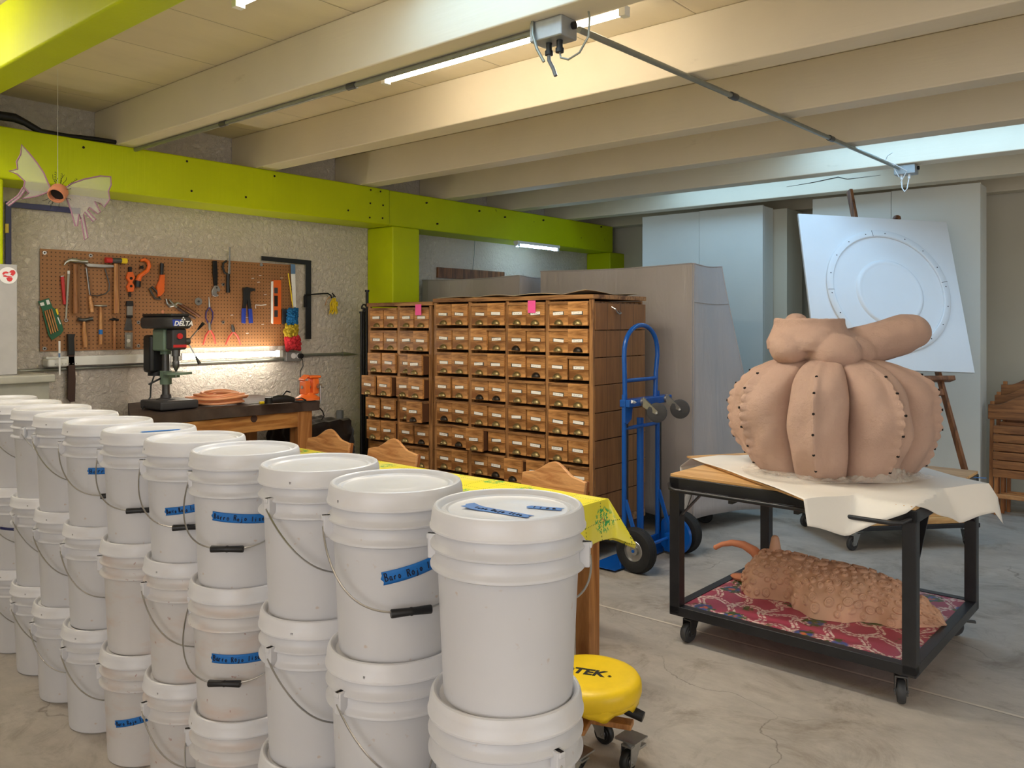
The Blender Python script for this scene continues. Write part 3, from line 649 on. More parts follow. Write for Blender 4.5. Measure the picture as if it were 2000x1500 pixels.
T.rod('head', [(500, 232), (515, 210), (545, 192), (585, 196), (625, 202), (682, 206)], [.003, .008, .012, .017, .012, .015], 'steel', .045)
T = Tool('flat_file', 'narrow red handled bar hanging on the pegboard left of the claw hammer', 'tool').flat('bar', [(470, 325), (495, 320), (510, 538), (490, 540)], 'red'); T.flat('tip', [(468, 316), (497, 311), (496, 322), (470, 326)], 'steel', .01)
T = Tool('hacksaw_blade', 'long narrow grey saw blade on the pegboard beside the claw hammer', 'saw blade').flat('blade', [(526, 300), (545, 300), (521, 648), (508, 648)], 'greycab2', .004); T.flat('tip', q4(525, 275, 544, 300), 'white', .006).disc('ring', (515, 662), .011, 'steel', .004, hole=.006)
T = Tool('blister_pack', 'green carded blister pack of rods hanging crooked at the left of the pegboard', 'tool pack')
T.flat('card', [(295, 515), (382, 488), (410, 560), (440, 580), (480, 680), (496, 740), (475, 772), (405, 818), (378, 785), (340, 640), (325, 575)], 'green', .004)
for i in range(4): T.rod('rod', [(350+i*17, 588-i*5), (400+i*17, 770-i*8)], .0045, 'hickory', .032)
T.flat('label', [(432, 575), (448, 570), (458, 615), (446, 620)], 'yellow', .003, .028).flat('label', [(310, 528), (340, 520), (348, 545), (318, 552)], 'white', .002, .027).flat('label', [(358, 505), (380, 500), (392, 535), (368, 542)], 'white', .002, .027).flat('label', [(446, 640), (454, 636), (476, 690), (468, 694)], 'white', .002, .027)
T = Tool('bow_saw', 'small bow saw with a thin metal frame and wooden grip on the pegboard', 'saw')
T.flat('spine', [(645, 216), (880, 232), (880, 250), (800, 252), (680, 246)], 'steel', .02); T.rod('frame', [(675, 250), (690, 350), (705, 465), (760, 472), (825, 455), (850, 430), (855, 380), (820, 260)], .0042, 'steeldark')
T.rod('blade', [(672, 250), (700, 462)], .003, 'steel', .036); T.rod('grip', [(703, 470), (712, 540), (720, 598)], [.009, .013, .012], 'chairwood', .04)
T = Tool('soft_face_mallet', 'mallet with red and yellow plastic faces and a long pale handle', 'mallet').rod('handle', [(905, 220), (905, 400), (908, 520), (907, 607)], [.012, .013, .017, .016], 'hickory', .045)
T.rod('head', [(872, 195), (945, 197)], .018, 'steeldark', .045, 16).rod('red_face', [(824, 192), (872, 195)], .019, 'red', .045, 16).rod('yellow_face', [(945, 197), (988, 200)], .019, 'yellow', .045, 16)
T = Tool('tube_cutter', 'small orange tube cutter with two round openings on the pegboard', 'tube cutter').flat('body', [(993, 285), (1030, 285), (1045, 330), (1024, 366), (1042, 395), (1032, 440), (992, 440), (983, 398), (1002, 366), (980, 330)], 'orange', .02)
T.flat('knob', q4(1000, 245, 1022, 285), 'iron', .018).flat('screw', q4(1003, 442, 1019, 480), 'iron', .012).disc('opening', (1014, 335), .010, 'hole', .0215).disc('opening', (1014, 396), .009, 'hole', .0215)
T = Tool('pipe_cutter', 'orange hook-shaped pipe cutter with a black cap', 'pipe cutter').rod('frame', [(1098, 196), (1130, 188), (1158, 205), (1166, 240), (1150, 275), (1115, 300), (1090, 318), (1078, 355)], [.008, .012, .013, .013, .013, .014, .016, .018], 'orange', .042, 12)
T.rod('cap', [(1078, 355), (1075, 402)], .02, 'black_plastic', .042, 14).disc('roller', (1100, 248), .011, 'iron', .02, .034)
T = Tool('strap_wrench', 'wrench with orange handle and black grip above the drill press', 'wrench').rod('grip', [(1265, 218), (1262, 305)], .013, 'black_plastic', .042, 12)
T.flat('handle', [(1246, 306), (1278, 306), (1274, 440), (1250, 470), (1226, 478), (1216, 400), (1238, 350)], 'orange', .02).rod('jaw', [(1168, 412), (1185, 450), (1208, 490), (1252, 498), (1240, 470), (1218, 430), (1185, 400)], .007, 'steeldark')
T = Tool('paint_scraper', 'broad paint scraper with black and grey handle hanging on the pegboard', 'scraper').flat('cap', [(982, 512), (1030, 512), (1033, 552), (978, 552)], 'black_plastic', .022).flat('grip', q4(985, 552, 1027, 625), 'boltgrey', .02).flat('ferrule', q4(984, 625, 1027, 642), 'iron', .022).flat('blade', [(988, 642), (1024, 642), (1036, 742), (968, 742)], 'steeldark', .004)
T = Tool('carded_blade', 'small grey carded package below the paint scraper', 'tool pack').flat('card', q4(974, 758, 1034, 885), 'boltgrey', .006).flat('insert', q4(988, 775, 1020, 870), 'greycab2', .005, .028).disc('blade', (1003, 822), .012, 'paper', .003, .033)
T = Tool('ball_peen_hammer', 'dark headed hammer with short pale handle, lower left of the pegboard', 'hammer').rod('head', [(608, 655), (640, 660), (662, 662), (690, 655), (720, 650)], [.014, .011, .014, .011, .015], 'steeldark', .04).rod('handle', [(657, 662), (656, 740), (662, 800), (668, 872)], [.009, .011, .014, .014], 'hickory', .04)
T = Tool('tack_hammer', 'thin tack hammer with a blue band round its handle', 'hammer').rod('head', [(735, 546), (785, 550), (835, 550)], [.003, .009, .007], 'steel', .04).rod('handle', [(786, 552), (787, 650), (787, 735), (787, 850)], [.007, .009, .011, .011], 'hickory', .04).rod('blue_band', [(787, 735), (787, 772)], .0125, 'tape', .04, 14)
T = Tool('tack_hammer', 'small hammer with black head and plain yellow wood handle', 'hammer').rod('head', [(855, 656), (890, 655), (925, 660)], [.004, .011, .007], 'iron', .04).rod('handle', [(893, 660), (894, 760), (896, 895)], [.007, .009, .010], 'hickory', .04)
T = Tool('slip_joint_pliers', 'large slip joint pliers with brown grips above the drill press', 'pliers').rod('jaw', [(1298, 495), (1305, 530), (1325, 550), (1360, 545), (1385, 525), (1420, 540)], [.005, .010, .013, .010, .009, .009], 'steel').rod('jaw', [(1320, 500), (1350, 535), (1380, 560)], [.006, .009, .008], 'steel', .034)
T.rod('grip', [(1410, 538), (1480, 580), (1562, 632)], [.009, .012, .009], 'boltbrown').rod('grip', [(1380, 560), (1440, 600), (1525, 647)], [.009, .012, .009], 'darkbrown', .034)
Tool('steel_disc', 'round steel disc hanging on the pegboard', 'disc').disc('disc', (1548, 515), .028, 'steel', .006).disc('hub', (1548, 515), .008, 'steeldark', .009)
T = Tool('adjustable_wrench', 'adjustable wrench with black handle pointing up, head down', 'wrench').flat('handle', [(1658, 198), (1688, 198), (1694, 300), (1692, 395), (1668, 395), (1658, 300)], 'iron', .014)
T.flat('head', [(1668, 392), (1694, 392), (1712, 420), (1706, 440), (1690, 432), (1682, 450), (1700, 470), (1680, 480), (1652, 470), (1646, 440), (1655, 410)], 'steel', .018).disc('knurl', (1683, 408), .007, 'steeldark', .02)
T = Tool('jab_saw', 'hand saw with black grip and thin upright blade rising above the pegboard', 'saw').flat('blade', [(1790, 90), (1800, 90), (1799, 300), (1780, 300), (1786, 190)], 'steel', .003, .034).rod('grip', [(1782, 300), (1780, 370), (1782, 446)], [.014, .013, .016], 'black_plastic', .04, 12)
T.rod('guard', [(1782, 305), (1755, 290), (1740, 250), (1745, 215), (1770, 198)], .008, 'black_plastic', .04)
T = Tool('needle_nose_pliers', 'needle nose pliers with purple handles pointing up', 'pliers').rod('jaw', [(1632, 482), (1634, 520), (1636, 560)], [.002, .006, .009], 'steel').rod('handle', [(1634, 560), (1610, 600), (1608, 645), (1628, 690)], .005, 'purple').rod('handle', [(1638, 560), (1662, 600), (1662, 645), (1646, 690)], .005, 'purple')
T = Tool('red_handled_pliers', 'pliers with red handles below the purple handled pliers', 'pliers').rod('jaw', [(1634, 680), (1638, 720), (1640, 740)], [.009, .011, .008], 'steel', .038).rod('handle', [(1638, 735), (1608, 780), (1588, 855)], [.005, .007, .006], 'redgrip').rod('handle', [(1642, 735), (1668, 780), (1684, 848)], [.005, .007, .006], 'redgrip')
T = Tool('red_handled_cutters', 'red handled cutters at the bottom of the pegboard', 'pliers').rod('jaw', [(1812, 695), (1820, 725), (1824, 755)], [.006, .013, .009], 'steeldark').rod('handle', [(1820, 752), (1790, 790), (1764, 852)], [.005, .007, .006], 'redgrip').rod('handle', [(1826, 752), (1858, 790), (1880, 855)], [.005, .007, .006], 'redgrip')
T = Tool('rivet_gun', 'black rivet gun with blue handles', 'rivet gun').flat('body', [(1892, 412), (1920, 402), (1950, 410), (1985, 416), (1985, 432), (1948, 436), (1944, 480), (1955, 575), (1935, 575), (1925, 500), (1908, 575), (1890, 575), (1896, 490)], 'blackpaint', .02)
T.flat('grip', [(1886, 570), (1911, 570), (1907, 688), (1884, 682)], 'royal', .022).flat('grip', [(1934, 572), (1958, 572), (1966, 684), (1942, 686)], 'royal', .022)
T = Tool('spirit_level', 'orange spirit level standing upright at the right of the pegboard', 'level', Z3).flat('body', q4(525, 350, 586, 692), 'orange', .02).flat('edge', [(516, 360), (525, 356), (525, 690), (516, 684)], 'white', .02)
for y_, h_ in ((430, 22), (512, 42), (610, 26)): T.flat('vial', q4(542, y_-h_, 570, y_+h_), 'hole' if h_ > 40 else 'steeldark', .0015, .0425)
T = Tool('long_ruler', 'long white ruler with blue top beside the black square', 'ruler', Z3, .04).flat('blade', [(672, 300), (706, 300), (712, 560), (690, 560)], 'white', .003).flat('blue_end', [(670, 222), (705, 226), (706, 300), (672, 300)], 'bluegrey', .003)
T = Tool('feather_duster', 'fluffy duster in blue, yellow and red hanging head down', 'duster', Z3, .05).rod('stick', [(652, 295), (672, 430), (688, 560)], .004, 'yellow', .055)
def fluff(name, c0, c1, r, m, n, seed):
    rnd = random.Random(seed); mb = MB(); a = WP(*Z3(*c0), .07); b = WP(*Z3(*c1), .07); mb.tube([a, a.lerp(b, .5), b], [r[0]*.5, (r[0]+r[1])*.28, r[1]*.5], 12)
    for i in range(n*2):
        u = rnd.random(); p = a.lerp(b, u); rr = r[0]+(r[1]-r[0])*u; th = rnd.uniform(0, 2*math.pi)
        d = Vector((math.cos(th)*.6, math.sin(th), rnd.uniform(-.5, .3))).normalized(); mb.ball(p+Vector((d.x*rr*rnd.uniform(.5, .85), d.y*rr*rnd.uniform(.5, 1.0), d.z*rr*.5)), rr*rnd.uniform(.14, .30), 7, 5)
    mb.build(name, M[m], T.t)
fluff('blue_fluff', (686, 570), (685, 690), (.042, .045), 'duster_blue', 150, 1); fluff('yellow_fluff', (680, 700), (672, 775), (.050, .058), 'duster_yellow', 120, 2); fluff('red_fluff', (685, 790), (690, 880), (.062, .060), 'duster_red', 170, 3)
Tool('framing_square', 'black metal framing square hung over the right end of the pegboard', 'square', Z3, .03).flat('blade', [(441, 160), (830, 195), (830, 808), (786, 808), (786, 228), (441, 194)], 'blackpaint', .004)
T = Tool('wall_bracket', 'small grey clip hanging at the right end of the pegboard by the duster', 'clip', Z3).flat('clip', q4(600, 572, 634, 690), 'steeldark', .012)
T = Tool('swing_arm_bracket', 'thin black bracket arm reaching out from the framing square', 'bracket', Z3, .04).flat('plate', [(770, 470), (792, 462), (790, 560), (772, 560)], 'iron', .02)
T.rod('arm', [(780, 466), (860, 458), (960, 452), (985, 468), (990, 490)], .006, 'iron', .05).rod('hook', [(1000, 490), (1008, 462), (995, 450), (1020, 480)], .005, 'iron', .05).rod('ring', [(985, 470), (955, 500), (940, 545)], .003, 'hickory', .05)
T = Tool('yellow_cord_bundle', 'bundle of yellow cord hanging from the black bracket arm', 'cord', Z3, .05); rnd = random.Random(4); mb = MB()
for i in range(26):
    a = WP(*Z3(1010+rnd.uniform(-12, 12), 500+rnd.uniform(-14, 10)), .055+rnd.uniform(-.012, .012)); b = WP(*Z3(1008+rnd.uniform(-38, 32), 570+rnd.uniform(0, 50)), .055+rnd.uniform(-.03, .03)); mb.tube([a, a.lerp(b, .5)+Vector((rnd.uniform(-.01, .01), rnd.uniform(-.015, .015), 0)), b], .0035, 5)
for i in range(10): a = rnd.uniform(0, 6.28); p = WP(*Z3(1015, 535), .055); mb.tube([p+Vector((.018*math.cos(q+a), .026*math.sin(q+a), .012*math.sin(q*2+a)+rnd.uniform(-.01, .01))) for q in [j*.5 for j in range(12)]], .0035, 5)
mb.build('cords', M['yellow'], T.t)
for (x, y, lb) in ((375, 335, 'up right of the rivet gun, leftmost of three'), (433, 312, 'up right of the rivet gun, highest of three'), (420, 365, 'up right of the rivet gun, lowest of three'), (600, 332, 'right of the top of the orange level'), (472, 462, 'between rivet gun and orange level'), (452, 694, 'lower left of the orange level'), (332, 764, 'below the rivet gun'), (212, 622, 'between the two pairs of pliers'), (330, 640, 'across the blue grips of the rivet gun')):
    T = Tool('peg_hook', 'short bare white peg hook '+lb, 'hook', Z3, .014, 'bare peg hooks on the pegboard').rod('peg', [(x-9, y), (x+9, y-1)], .0022, 'white', .026, 6)
T = Tool('peg_hook', 'white angled peg hook with a long arm in the right part of the pegboard', 'hook', Z3, .014).rod('peg', [(398, 570), (397, 542), (440, 545), (480, 540)], .003, 'white', .028, 6)
ID = lambda x, y: (x, y)
T = Tool('layout_square', 'navy blue metal square hanging on the wall at the upper left', 'square', ID, .02).flat('blade', [(10, 393), (157, 407), (157, 418), (22, 405), (22, 517), (10, 517)], 'navy', .004).flat('sticker', q4(10, 437, 17, 455), 'yellow', .002, .0245)
Z5 = lambda x, y: (x/5, 500+y/5)
T = Tool('machete_sheath', 'long dark brown leather sheath with black top hanging beside the pegboard edge', 'sheath', Z5, .03).flat('sheath', [(655, 965), (716, 965), (728, 1200), (722, 1420), (680, 1425), (648, 1390), (654, 1200)], 'darkbrown', .02).flat('top', [(648, 762), (722, 762), (708, 800), (716, 965), (654, 965)], 'black_plastic', .026)
T = Tool('narrow_ruler', 'narrow light blue ruler hanging in front of the white wall box', 'ruler', Z5, .13).flat('blade', [(569, 830), (590, 830), (592, 1165), (574, 1165)], 'white', .003).flat('blue_part', q4(570, 950, 588, 990), 'bluegrey', .001, .1335)
p0 = WP(*Z5(355, 1092), .0); p1 = WP(*Z5(575, 998), .0)
t = thing('wall_light_box', 'white plastic box with a ribbed face on the wall above the grey counter', 'wall box'); MB().box(XW+.0, XW+.10, p0.y+.03, p1.y+.02, p0.z+.005, p1.z).build('box', M['fixture'], t, bevel=.012)
mb = MB(); 
for i in range(7): mb.box(XW+.1, XW+.103, p0.y+.07+i*.021, p0.y+.073+i*.021, p0.z+.02, p1.z-.03)
mb.build('rib', M['boltgrey'], t)
# grey metal cabinet on its counter, at the left edge
t = thing('grey_counter', 'grey metal counter cabinet against the wall at the left edge', 'counter')
yr = at(104, 740, 0, -5.03).y; MB().box(XW+.012, -5.03, .2, yr-.02, .0, 1.16).build('body', M['greycab2'], t, bevel=.004); MB().box(XW+.012, -4.99, .2, yr, 1.16, 1.205).build('worktop', M['greycab2'], t, bevel=.008)
t = thing('grey_metal_cabinet', 'grey metal cabinet with a round red and white sticker standing on the counter', 'cabinet')
yr = at(34, 600, 0, -5.1).y; zt = at(34, 517, 0, -5.1).z; MB().box(XW+.01, -5.1, .7, yr, 1.206, zt).build('body', M['greycab'], t, bevel=.004)
p = at(16, 538, 0, -5.099); st = MB().cyl(p, p+Vector((.001, 0, 0)), .047, 32).build('round_sticker', M['white'], t)
S5 = lambda x, y: at(x/5, 500+y/5, 0, -5.0975)
for pts in ([(20, 175), (35, 155), (60, 150), (85, 160), (75, 170), (50, 170), (35, 185)], [(85, 160), (110, 138), (135, 138), (150, 155), (148, 175), (125, 195), (100, 180), (112, 165)], [(62, 215), (85, 205), (115, 210), (125, 225), (110, 245), (92, 250), (72, 240)], [(28, 190), (50, 186), (70, 195), (100, 196), (125, 205), (95, 204), (60, 205), (34, 202)]):
    MB().prism([S5(*q) for q in pts], (.0012, 0, 0)).build('red_swirl', M['sticker'], st)
# ================================================================== BENCH
by0, by1 = 2.16, 3.52; bx0, bx1 = XW+.015, -4.75; bt = .955
t = thing('workbench', 'orange pine workbench with a dark stained top against the stucco wall', 'workbench')
def slab(u, v, b=0):
    x = bx0+(bx1-bx0)*u; y0_ = by0+.04+(1-u)*.35; y = y0_+(by1-y0_)*v
    return Vector((x+(.012*math.sin(y*9)+.006*math.sin(y*31))*(1 if u > .9 else 0), y, bt+.004*math.sin(y*5)))
MB().grid(slab, 12, 60, thick=(0, 0, -.065)).build('slab_top', M['darkslab'], t)
MB().box(bx1-.06, bx1-.025, by0+.15, by1-.06, .78, .888).build('apron', M['orangewood'], t, bevel=.004)
MB().cyl((bx1-.026, 3.02, .868), (bx1-.022, 3.02, .868), .024, 18).build('knot', M['darkbrown'], t)
for y, yb in ((by0+.14, by0+.42), (by1-.16, by1-.16)):
    MB().box(bx1-.12, bx1-.022, y, y+.12, 0, .888).build('leg', M['orangewoodz'], t, bevel=.005); MB().box(bx0+.02, bx0+.11, yb, yb+.11, 0, .888).build('leg', M['orangewoodz'], t, bevel=.005)
MB().box(bx0+.04, bx1-.08, by1-.13, by1-.07, .80, .86).build('cross_rail', M['orangewood'], t)
# drill press
DX, DY = -5.0, at(324, 700, 0, -5.0).y; B = bt+.006
t = thing('drill_press', 'small bench drill press with black belt housing standing on the workbench', 'drill press', (DX, DY, B))
MB().box(-.11, .16, -.115, .135, 0, .055).build('base', M['machinedark'], t, bevel=.012)
MB().cyl((0, 0, .055), (0, 0, .50), .023, 24).build('column', M['steeldark'], t); MB().lathe([(.06, .05), (.055, .06), (.034, .066), (.03, .085)], n=24).build('column_flange', M['machinedark'], t)
ta = MB(); ta.lathe([(.0, .215), (.085, .215), (.085, .23), (.0, .23)], (.09, .03, 0), 28).box(.0, .10, -.03, .04, .195, .215).lathe([(.036, .15), (.036, .235)], n=20, caps=True); ta.build('work_table', M['machinegreen'], t)
MB().tube([(.0, -.03, .19), (-.0, -.11, .155)], .006, 8).build('table_crank', M['iron'], t)
hd = MB(); hd.box(-.06, .09, -.06, .06, .36, .50); hd.cyl((-.0, 0, .34), (0, 0, .37), .034, 20); hd.build('head_casting', M['machinegreen'], t, bevel=.012)
MB().box(.085, .17, -.045, .05, .37, .50).build('spindle_head', M['machinedark'], t, bevel=.012)
bc = [(-.17, -.06), (-.13, -.10), (.13, -.10), (.20, -.06), (.20, .06), (.13, .10), (-.13, .10), (-.17, .06)]
bh = MB().prism([(x, y, .50) for x, y in bc], (0, 0, .075)).build('belt_housing', M['machinedark'], t, bevel=.02)
lid_ = [(x*.93, y*.93) for x, y in bc]; MB().prism([(x, y, .575) for x, y in lid_], (0, 0, .018)).build('housing_lid', M['black_plastic'], t, bevel=.006)
MB().cyl((.0, -.02, .59), (.0, -.02, .615), .008, 8).build('knob', M['clayorange'], t)
MB().box(-.17, -.06, -.07, .07, .22, .46).cyl((-.115, 0, .2), (-.115, 0, .24), .055, 20).build('motor', M['black_plastic'], t, bevel=.02)
MB().cyl((.128, .0, .37), (.128, 0, .33), .026, 18).cyl((.128, 0, .33), (.128, 0, .30), .018, 16).lathe([(.018, .30), (.021, .295), (.021, .27), (.012, .25), (.006, .235)], (.128, 0, 0), 18).build('chuck', M['steeldark'], t)
MB().cyl((.128, 0, .24), (.128, 0, .20), .004, 8).build('drill_bit', M['steel'], t)
rc_ = Vector((.13, .055, .42)); MB().cyl(rc_, rc_+Vector((0, .03, 0)), .022, 16).build('feed_hub', M['steeldark'], t)
for a in (50, 170, 290):
    d = Vector((math.cos(R(a)), .35, math.sin(R(a)))); e = rc_+Vector((0, .02, 0)); h = MB().tube([e, e+d*.13], .004, 8).build('feed_lever', M['steel'], t); MB().tube([e+d*.10, e+d*.15], [.006, .011], 10).build('lever_grip', M['black_plastic'], h)
MB().box(.171, .174, -.04, .045, .385, .402).cyl((.17, .0, .455), (.18, 0, .455), .018, 14).build('red_switch', M['red'], t)
pts = [(-.08, -.03, .22), (-.075, -.06, .14), (-.06, -.07, .07), (-.05, -.12, .01), (-.02, -.14, .004)]
MB().tube(pts, .005, 8).build('power_cord', M['black_plastic'], t)
def text_mesh(name, txt, size, m, parent, Mx, ext=.0006, shear=0, bold=0):
    cu = bpy.data.curves.new(name, 'FONT'); cu.body = txt; cu.size = size; cu.extrude = ext; cu.shear = shear; cu.offset = bold; cu.align_x = 'CENTER'; cu.resolution_u = 3
    o = bpy.data.objects.new(name+'_tmp', cu); COL.objects.link(o); dg = bpy.context.evaluated_depsgraph_get(); me = bpy.data.meshes.new_from_object(o.evaluated_get(dg)); bpy.data.objects.remove(o)
    me.transform(Mx); me.materials.clear(); me.materials.append(m); q = bpy.data.objects.new(name, me); COL.objects.link(q); q.parent = parent; return q
def basis(o, x, y):
    x = Vector(x).normalized(); y = Vector(y).normalized(); z = x.cross(y); return Matrix(((x.x, y.x, z.x, o[0]), (x.y, y.y, z.y, o[1]), (x.z, y.z, z.z, o[2]), (0, 0, 0, 1)))
# the badge sits on the slanted front face of the housing, facing the room
fa = Vector((.13, -.10, 0)); fb = Vector((.20, -.06, 0)); 
MB().box(.201, .2025, -.055, .045, .515, .562).build('badge', M['machinedark'], bh)
text_mesh('lettering', 'DELTA', .040, M['white'], bh, basis((.2035, .008, .520), (0, 1, 0), (0, 0, 1)), shear=.25, bold=.0012)
MB().prism([(.2028, -.058, .518), (.2028, -.012, .518), (.2028, -.0, .556), (.2028, -.062, .556)], (.0006, 0, 0)).build('blue_badge', M['royal'], bh)
for y_, z_ in ((.008, .566), (-.0, .554), (.016, .554)): MB().prism([(.2032, y_-.007, z_-.001), (.2032, y_+.007, z_-.001), (.2032, y_, z_+.009)], (.0006, 0, 0)).build('triangle', M['white'], bh)
# coiled orange cord
t = thing('hose_coil', 'coil of orange extension cord lying on the workbench', 'cord', (-5.0, at(430, 790, 0, -5.0).y, bt+.008)); rnd = random.Random(9)
for k_ in range(11):
    r = rnd.uniform(.13, .20); cx, cy, ph, tl = rnd.uniform(-.012, .012), rnd.uniform(-.03, .03), rnd.uniform(0, 6), rnd.uniform(-.06, .06); h = .008+.009*k_*.62
    MB().tube([(cx+r*.82*math.cos(a), cy+r*1.05*math.sin(a), max(.009, h+tl*.35*math.sin(a+ph)+.004*math.sin(3*a))) for a in [j/40*2*math.pi for j in range(40)]], .0085, 8, closed=True).build('cord_loop', M['hose'], t)
# screwdriver, grinder, vise
p = at(520, 786, 2, bt+.012); t = thing('screwdriver', 'short yellow handled screwdriver on the bench', 'screwdriver', p); MB().tube([(0, -.02, .0), (0, .04, 0)], .010, 10).build('handle', M['black_plastic'], t); MB().tube([(0, -.05, 0), (0, -.02, .0)], .0105, 10).build('yellow_collar', M['yellow'], t); MB().tube([(0, -.05, 0), (.01, -.13, 0)], .003, 6).build('shaft', M['steel'], t)
p = at(548, 780, 2, bt+.035); t = thing('angle_grinder', 'black corded power tool lying near the orange vise', 'power tool', p); MB().tube([(0, -.08, 0), (0, -.02, .004), (0, .05, .0), (0, .10, -.01)], [.022, .027, .024, .018], 14).build('body', M['black_plastic'], t)
MB().cyl((.0, -.09, -.02), (0, -.09, .02), .026, 16).build('head', M['iron'], t); MB().tube([(0, .1, -.01), (.02, .15, 0), (.0, .20, -.02), (-.05, .21, -.028), (-.08, .15, -.028), (-.04, .12, -.028), (.05, .18, -.028), (.06, .24, -.028)], .0045, 8).build('cord', M['black_plastic'], t)
MB().tube([(-.01, .02, .02), (-.02, .06, .05), (-.02, .09, .04)], .005, 8).build('lever', M['black_plastic'], t)
p = Vector((bx1-.10, at(601, 780, 0, bx1-.1).y, bt)); t = thing('bench_vise', 'orange bench vise clamped to the right end of the workbench', 'vise', p)
MB().lathe([(.085, .0), (.085, .015), (.06, .03), (.045, .04), (.04, .05)], n=24, caps=True).build('base', M['vise'], t)
b_ = MB(); b_.box(-.035, .035, -.045, -.0, .04, .135); b_.prism([(-.035, -.055, .135), (.035, -.055, .135), (.035, -.01, .165), (-.035, -.01, .165)], (0, -.0, .015)); b_.build('fixed_jaw', M['vise'], t, bevel=.008)
b_ = MB(); b_.box(-.032, .04, .02, .07, .04, .15); b_.box(-.04, .045, -.01, .085, .15, .17); b_.build('moving_jaw', M['vise'], t, bevel=.008)
MB().cyl((.0, -.05, .09), (0, .10, .09), .012, 12).cyl((.045, .06, .095), (.065, .06, .095), .018, 14).build('screw', M['steel'], t); MB().tube([(.066, .06, .10), (.068, .06, -.03)], .006, 8).tube([(.066, .03, .09), (.066, .09, .085)], .004, 8).build('tommy_bar', M['steel'], t)
# black plastic wrapped box and grey pipe
bx = (-5.46, -5.09); by = (3.60, 4.06)
def bag(u, v):
    # unit square wrapped over a box: top plus hanging sides
    a = (u-.5)*2; b = (v-.5)*2; X = (bx[1]-bx[0])/2+.01; Y = (by[1]-by[0])/2+.01; H_ = .74; k1 = 1.6; x = a*(X+H_*.0+.74); y = b*(Y+.74)
    dx = max(0, abs(x)-X); dy = max(0, abs(y)-Y); d = max(dx, dy) if min(dx, dy) == 0 else (dx+dy)*.72
    px = math.copysign(min(abs(x), X)+.035*min(dx, .74), x); py = math.copysign(min(abs(y), Y)+.035*min(dy, .74), y)
    w_ = .008*math.sin(x*37+y*11)+.007*math.sin(y*45-x*17)
    return Vector(((bx[0]+bx[1])/2+px+w_*.8, (by[0]+by[1])/2+py+w_, max(.01, .745-d+w_*.8)))
t = thing('bagged_box', 'box wrapped in black plastic sheet between the workbench and the black rods', 'box'); o = MB().grid(bag, 70, 70).build('plastic_wrap', M['blackbag'], t); s = o.modifiers.new('s', 'SOLIDIFY'); s.thickness = .002
MB().box(bx[0]+.02, bx[1]-.02, by[0]+.02, by[1]-.02, 0, .71).build('inner_box', M['darkbrown'], t)
p = at(669, 815, 0, -5.44); tag(MB().lathe([(.030, 0), (.030, p.z+.05), (.026, p.z+.05), (.026, .0)], (-5.50, p.y+.02, 0), 20).build('grey_pipe', M['pipegrey']), 'grey plastic pipe standing upright behind the bagged box', 'pipe')
pts = [at(x, y, 0, -4.99+.04) for x, y in ((624, 797), (630, 803), (633, 812), (628, 820))]
tag(MB().tube([(-4.9, 3.53, .9)]+pts, .0045, 8).build('loose_cable', M['black_plastic']), 'black cable looping off the right end of the workbench', 'cord')
# ================================================================== BUCKETS
PITCH = .372
def bucket_body():
    p = [(.0, .004), (.120, .004), (.126, .0), (.131, .004), (.1325, .03), (.1430, .258), (.1440, .2605), (.1560, .2610), (.1578, .2625), (.1580, .2660), (.1560, .2690), (.1500, .274), (.1478, .280), (.1478, .2985), (.1490, .3000), (.1560, .3005), (.1580, .3025), (.1582, .3060), (.1560, .3090), (.1500, .314), (.1470, .320), (.1445, .334), (.1440, .350)]
    return MB().lathe(p, n=72)
def bucket_lid():
    p = [(.1450, .3385), (.1575, .3375), (.1592, .3395), (.1592, .3430), (.1572, .3455), (.1550, .366), (.1535, .374), (.1505, .3800), (.1465, .3818), (.1425, .3808), (.1395, .3770), (.1375, .3725), (.1350, .3705), (.1290, .3722), (.1265, .3735), (.1240, .3722), (.1225, .3706), (.1200, .3700), (.06, .3700), (.056, .3706), (.05, .3702), (.0, .3702)]
    mb = MB().lathe(p, n=72)
    return mb
def ears(sgn):
    mb = MB()
    for s in (sgn,):
        mb.box(min(s*.146, s*.168), max(s*.146, s*.168), -.011, .011, .262, .312)
        mb.box(min(s*.150, s*.172), max(s*.150, s*.172), -.008, .008, .300, .312)
    return mb
def bail():
    pts = []; n = 40
    for i in range(n+1):
        a = math.pi*i/n; c, s_ = math.cos(a), math.sin(a)
        dr = .160*min(1, (s_**.85)*1.0+.05*math.sin(2*a)**2); rad = .168*abs(c)**.9
        pts.append(Vector((math.copysign(rad, c), .158*s_**.9, .285-dr)))
    return MB().tube([Vector((.160, 0, .287))]+pts+[Vector((-.160, 0, .287))], .0024, 6)
mbody = bucket_body(); mlid = bucket_lid()
B0 = bpy.data.objects.new('bucket', None); COL.objects.link(B0)
pbody = mbody.build('bucket_body', M['bucket'], B0); 
plid = mlid.build('lid', M['lid'], B0); ear_meshes = [ears(s).build('handle_ear', M['bucket'], pbody, bevel=.003) for s in (1, -1)]
MB().box(.160, .170, -.004, .004, .3118, .3126).build('slot', M['hole'], ear_meshes[0])
MB().box(-.170, -.160, -.004, .004, .3118, .3126).build('slot', M['hole'], ear_meshes[1])
tk = MB()
for a in (.4, 1.55, 2.7, 3.9, 5.1):
    for b_ in (0, .02): q = Vector((math.cos(a+b_)*.1558, math.sin(a+b_)*.1558, .350)); tk.bar(q, q+Vector((0, 0, .006)), .0016, .0016)
    break
tk.build('lid_notch', M['mark'], plid)
pbail = bail().build('bail', M['wire'], B0)
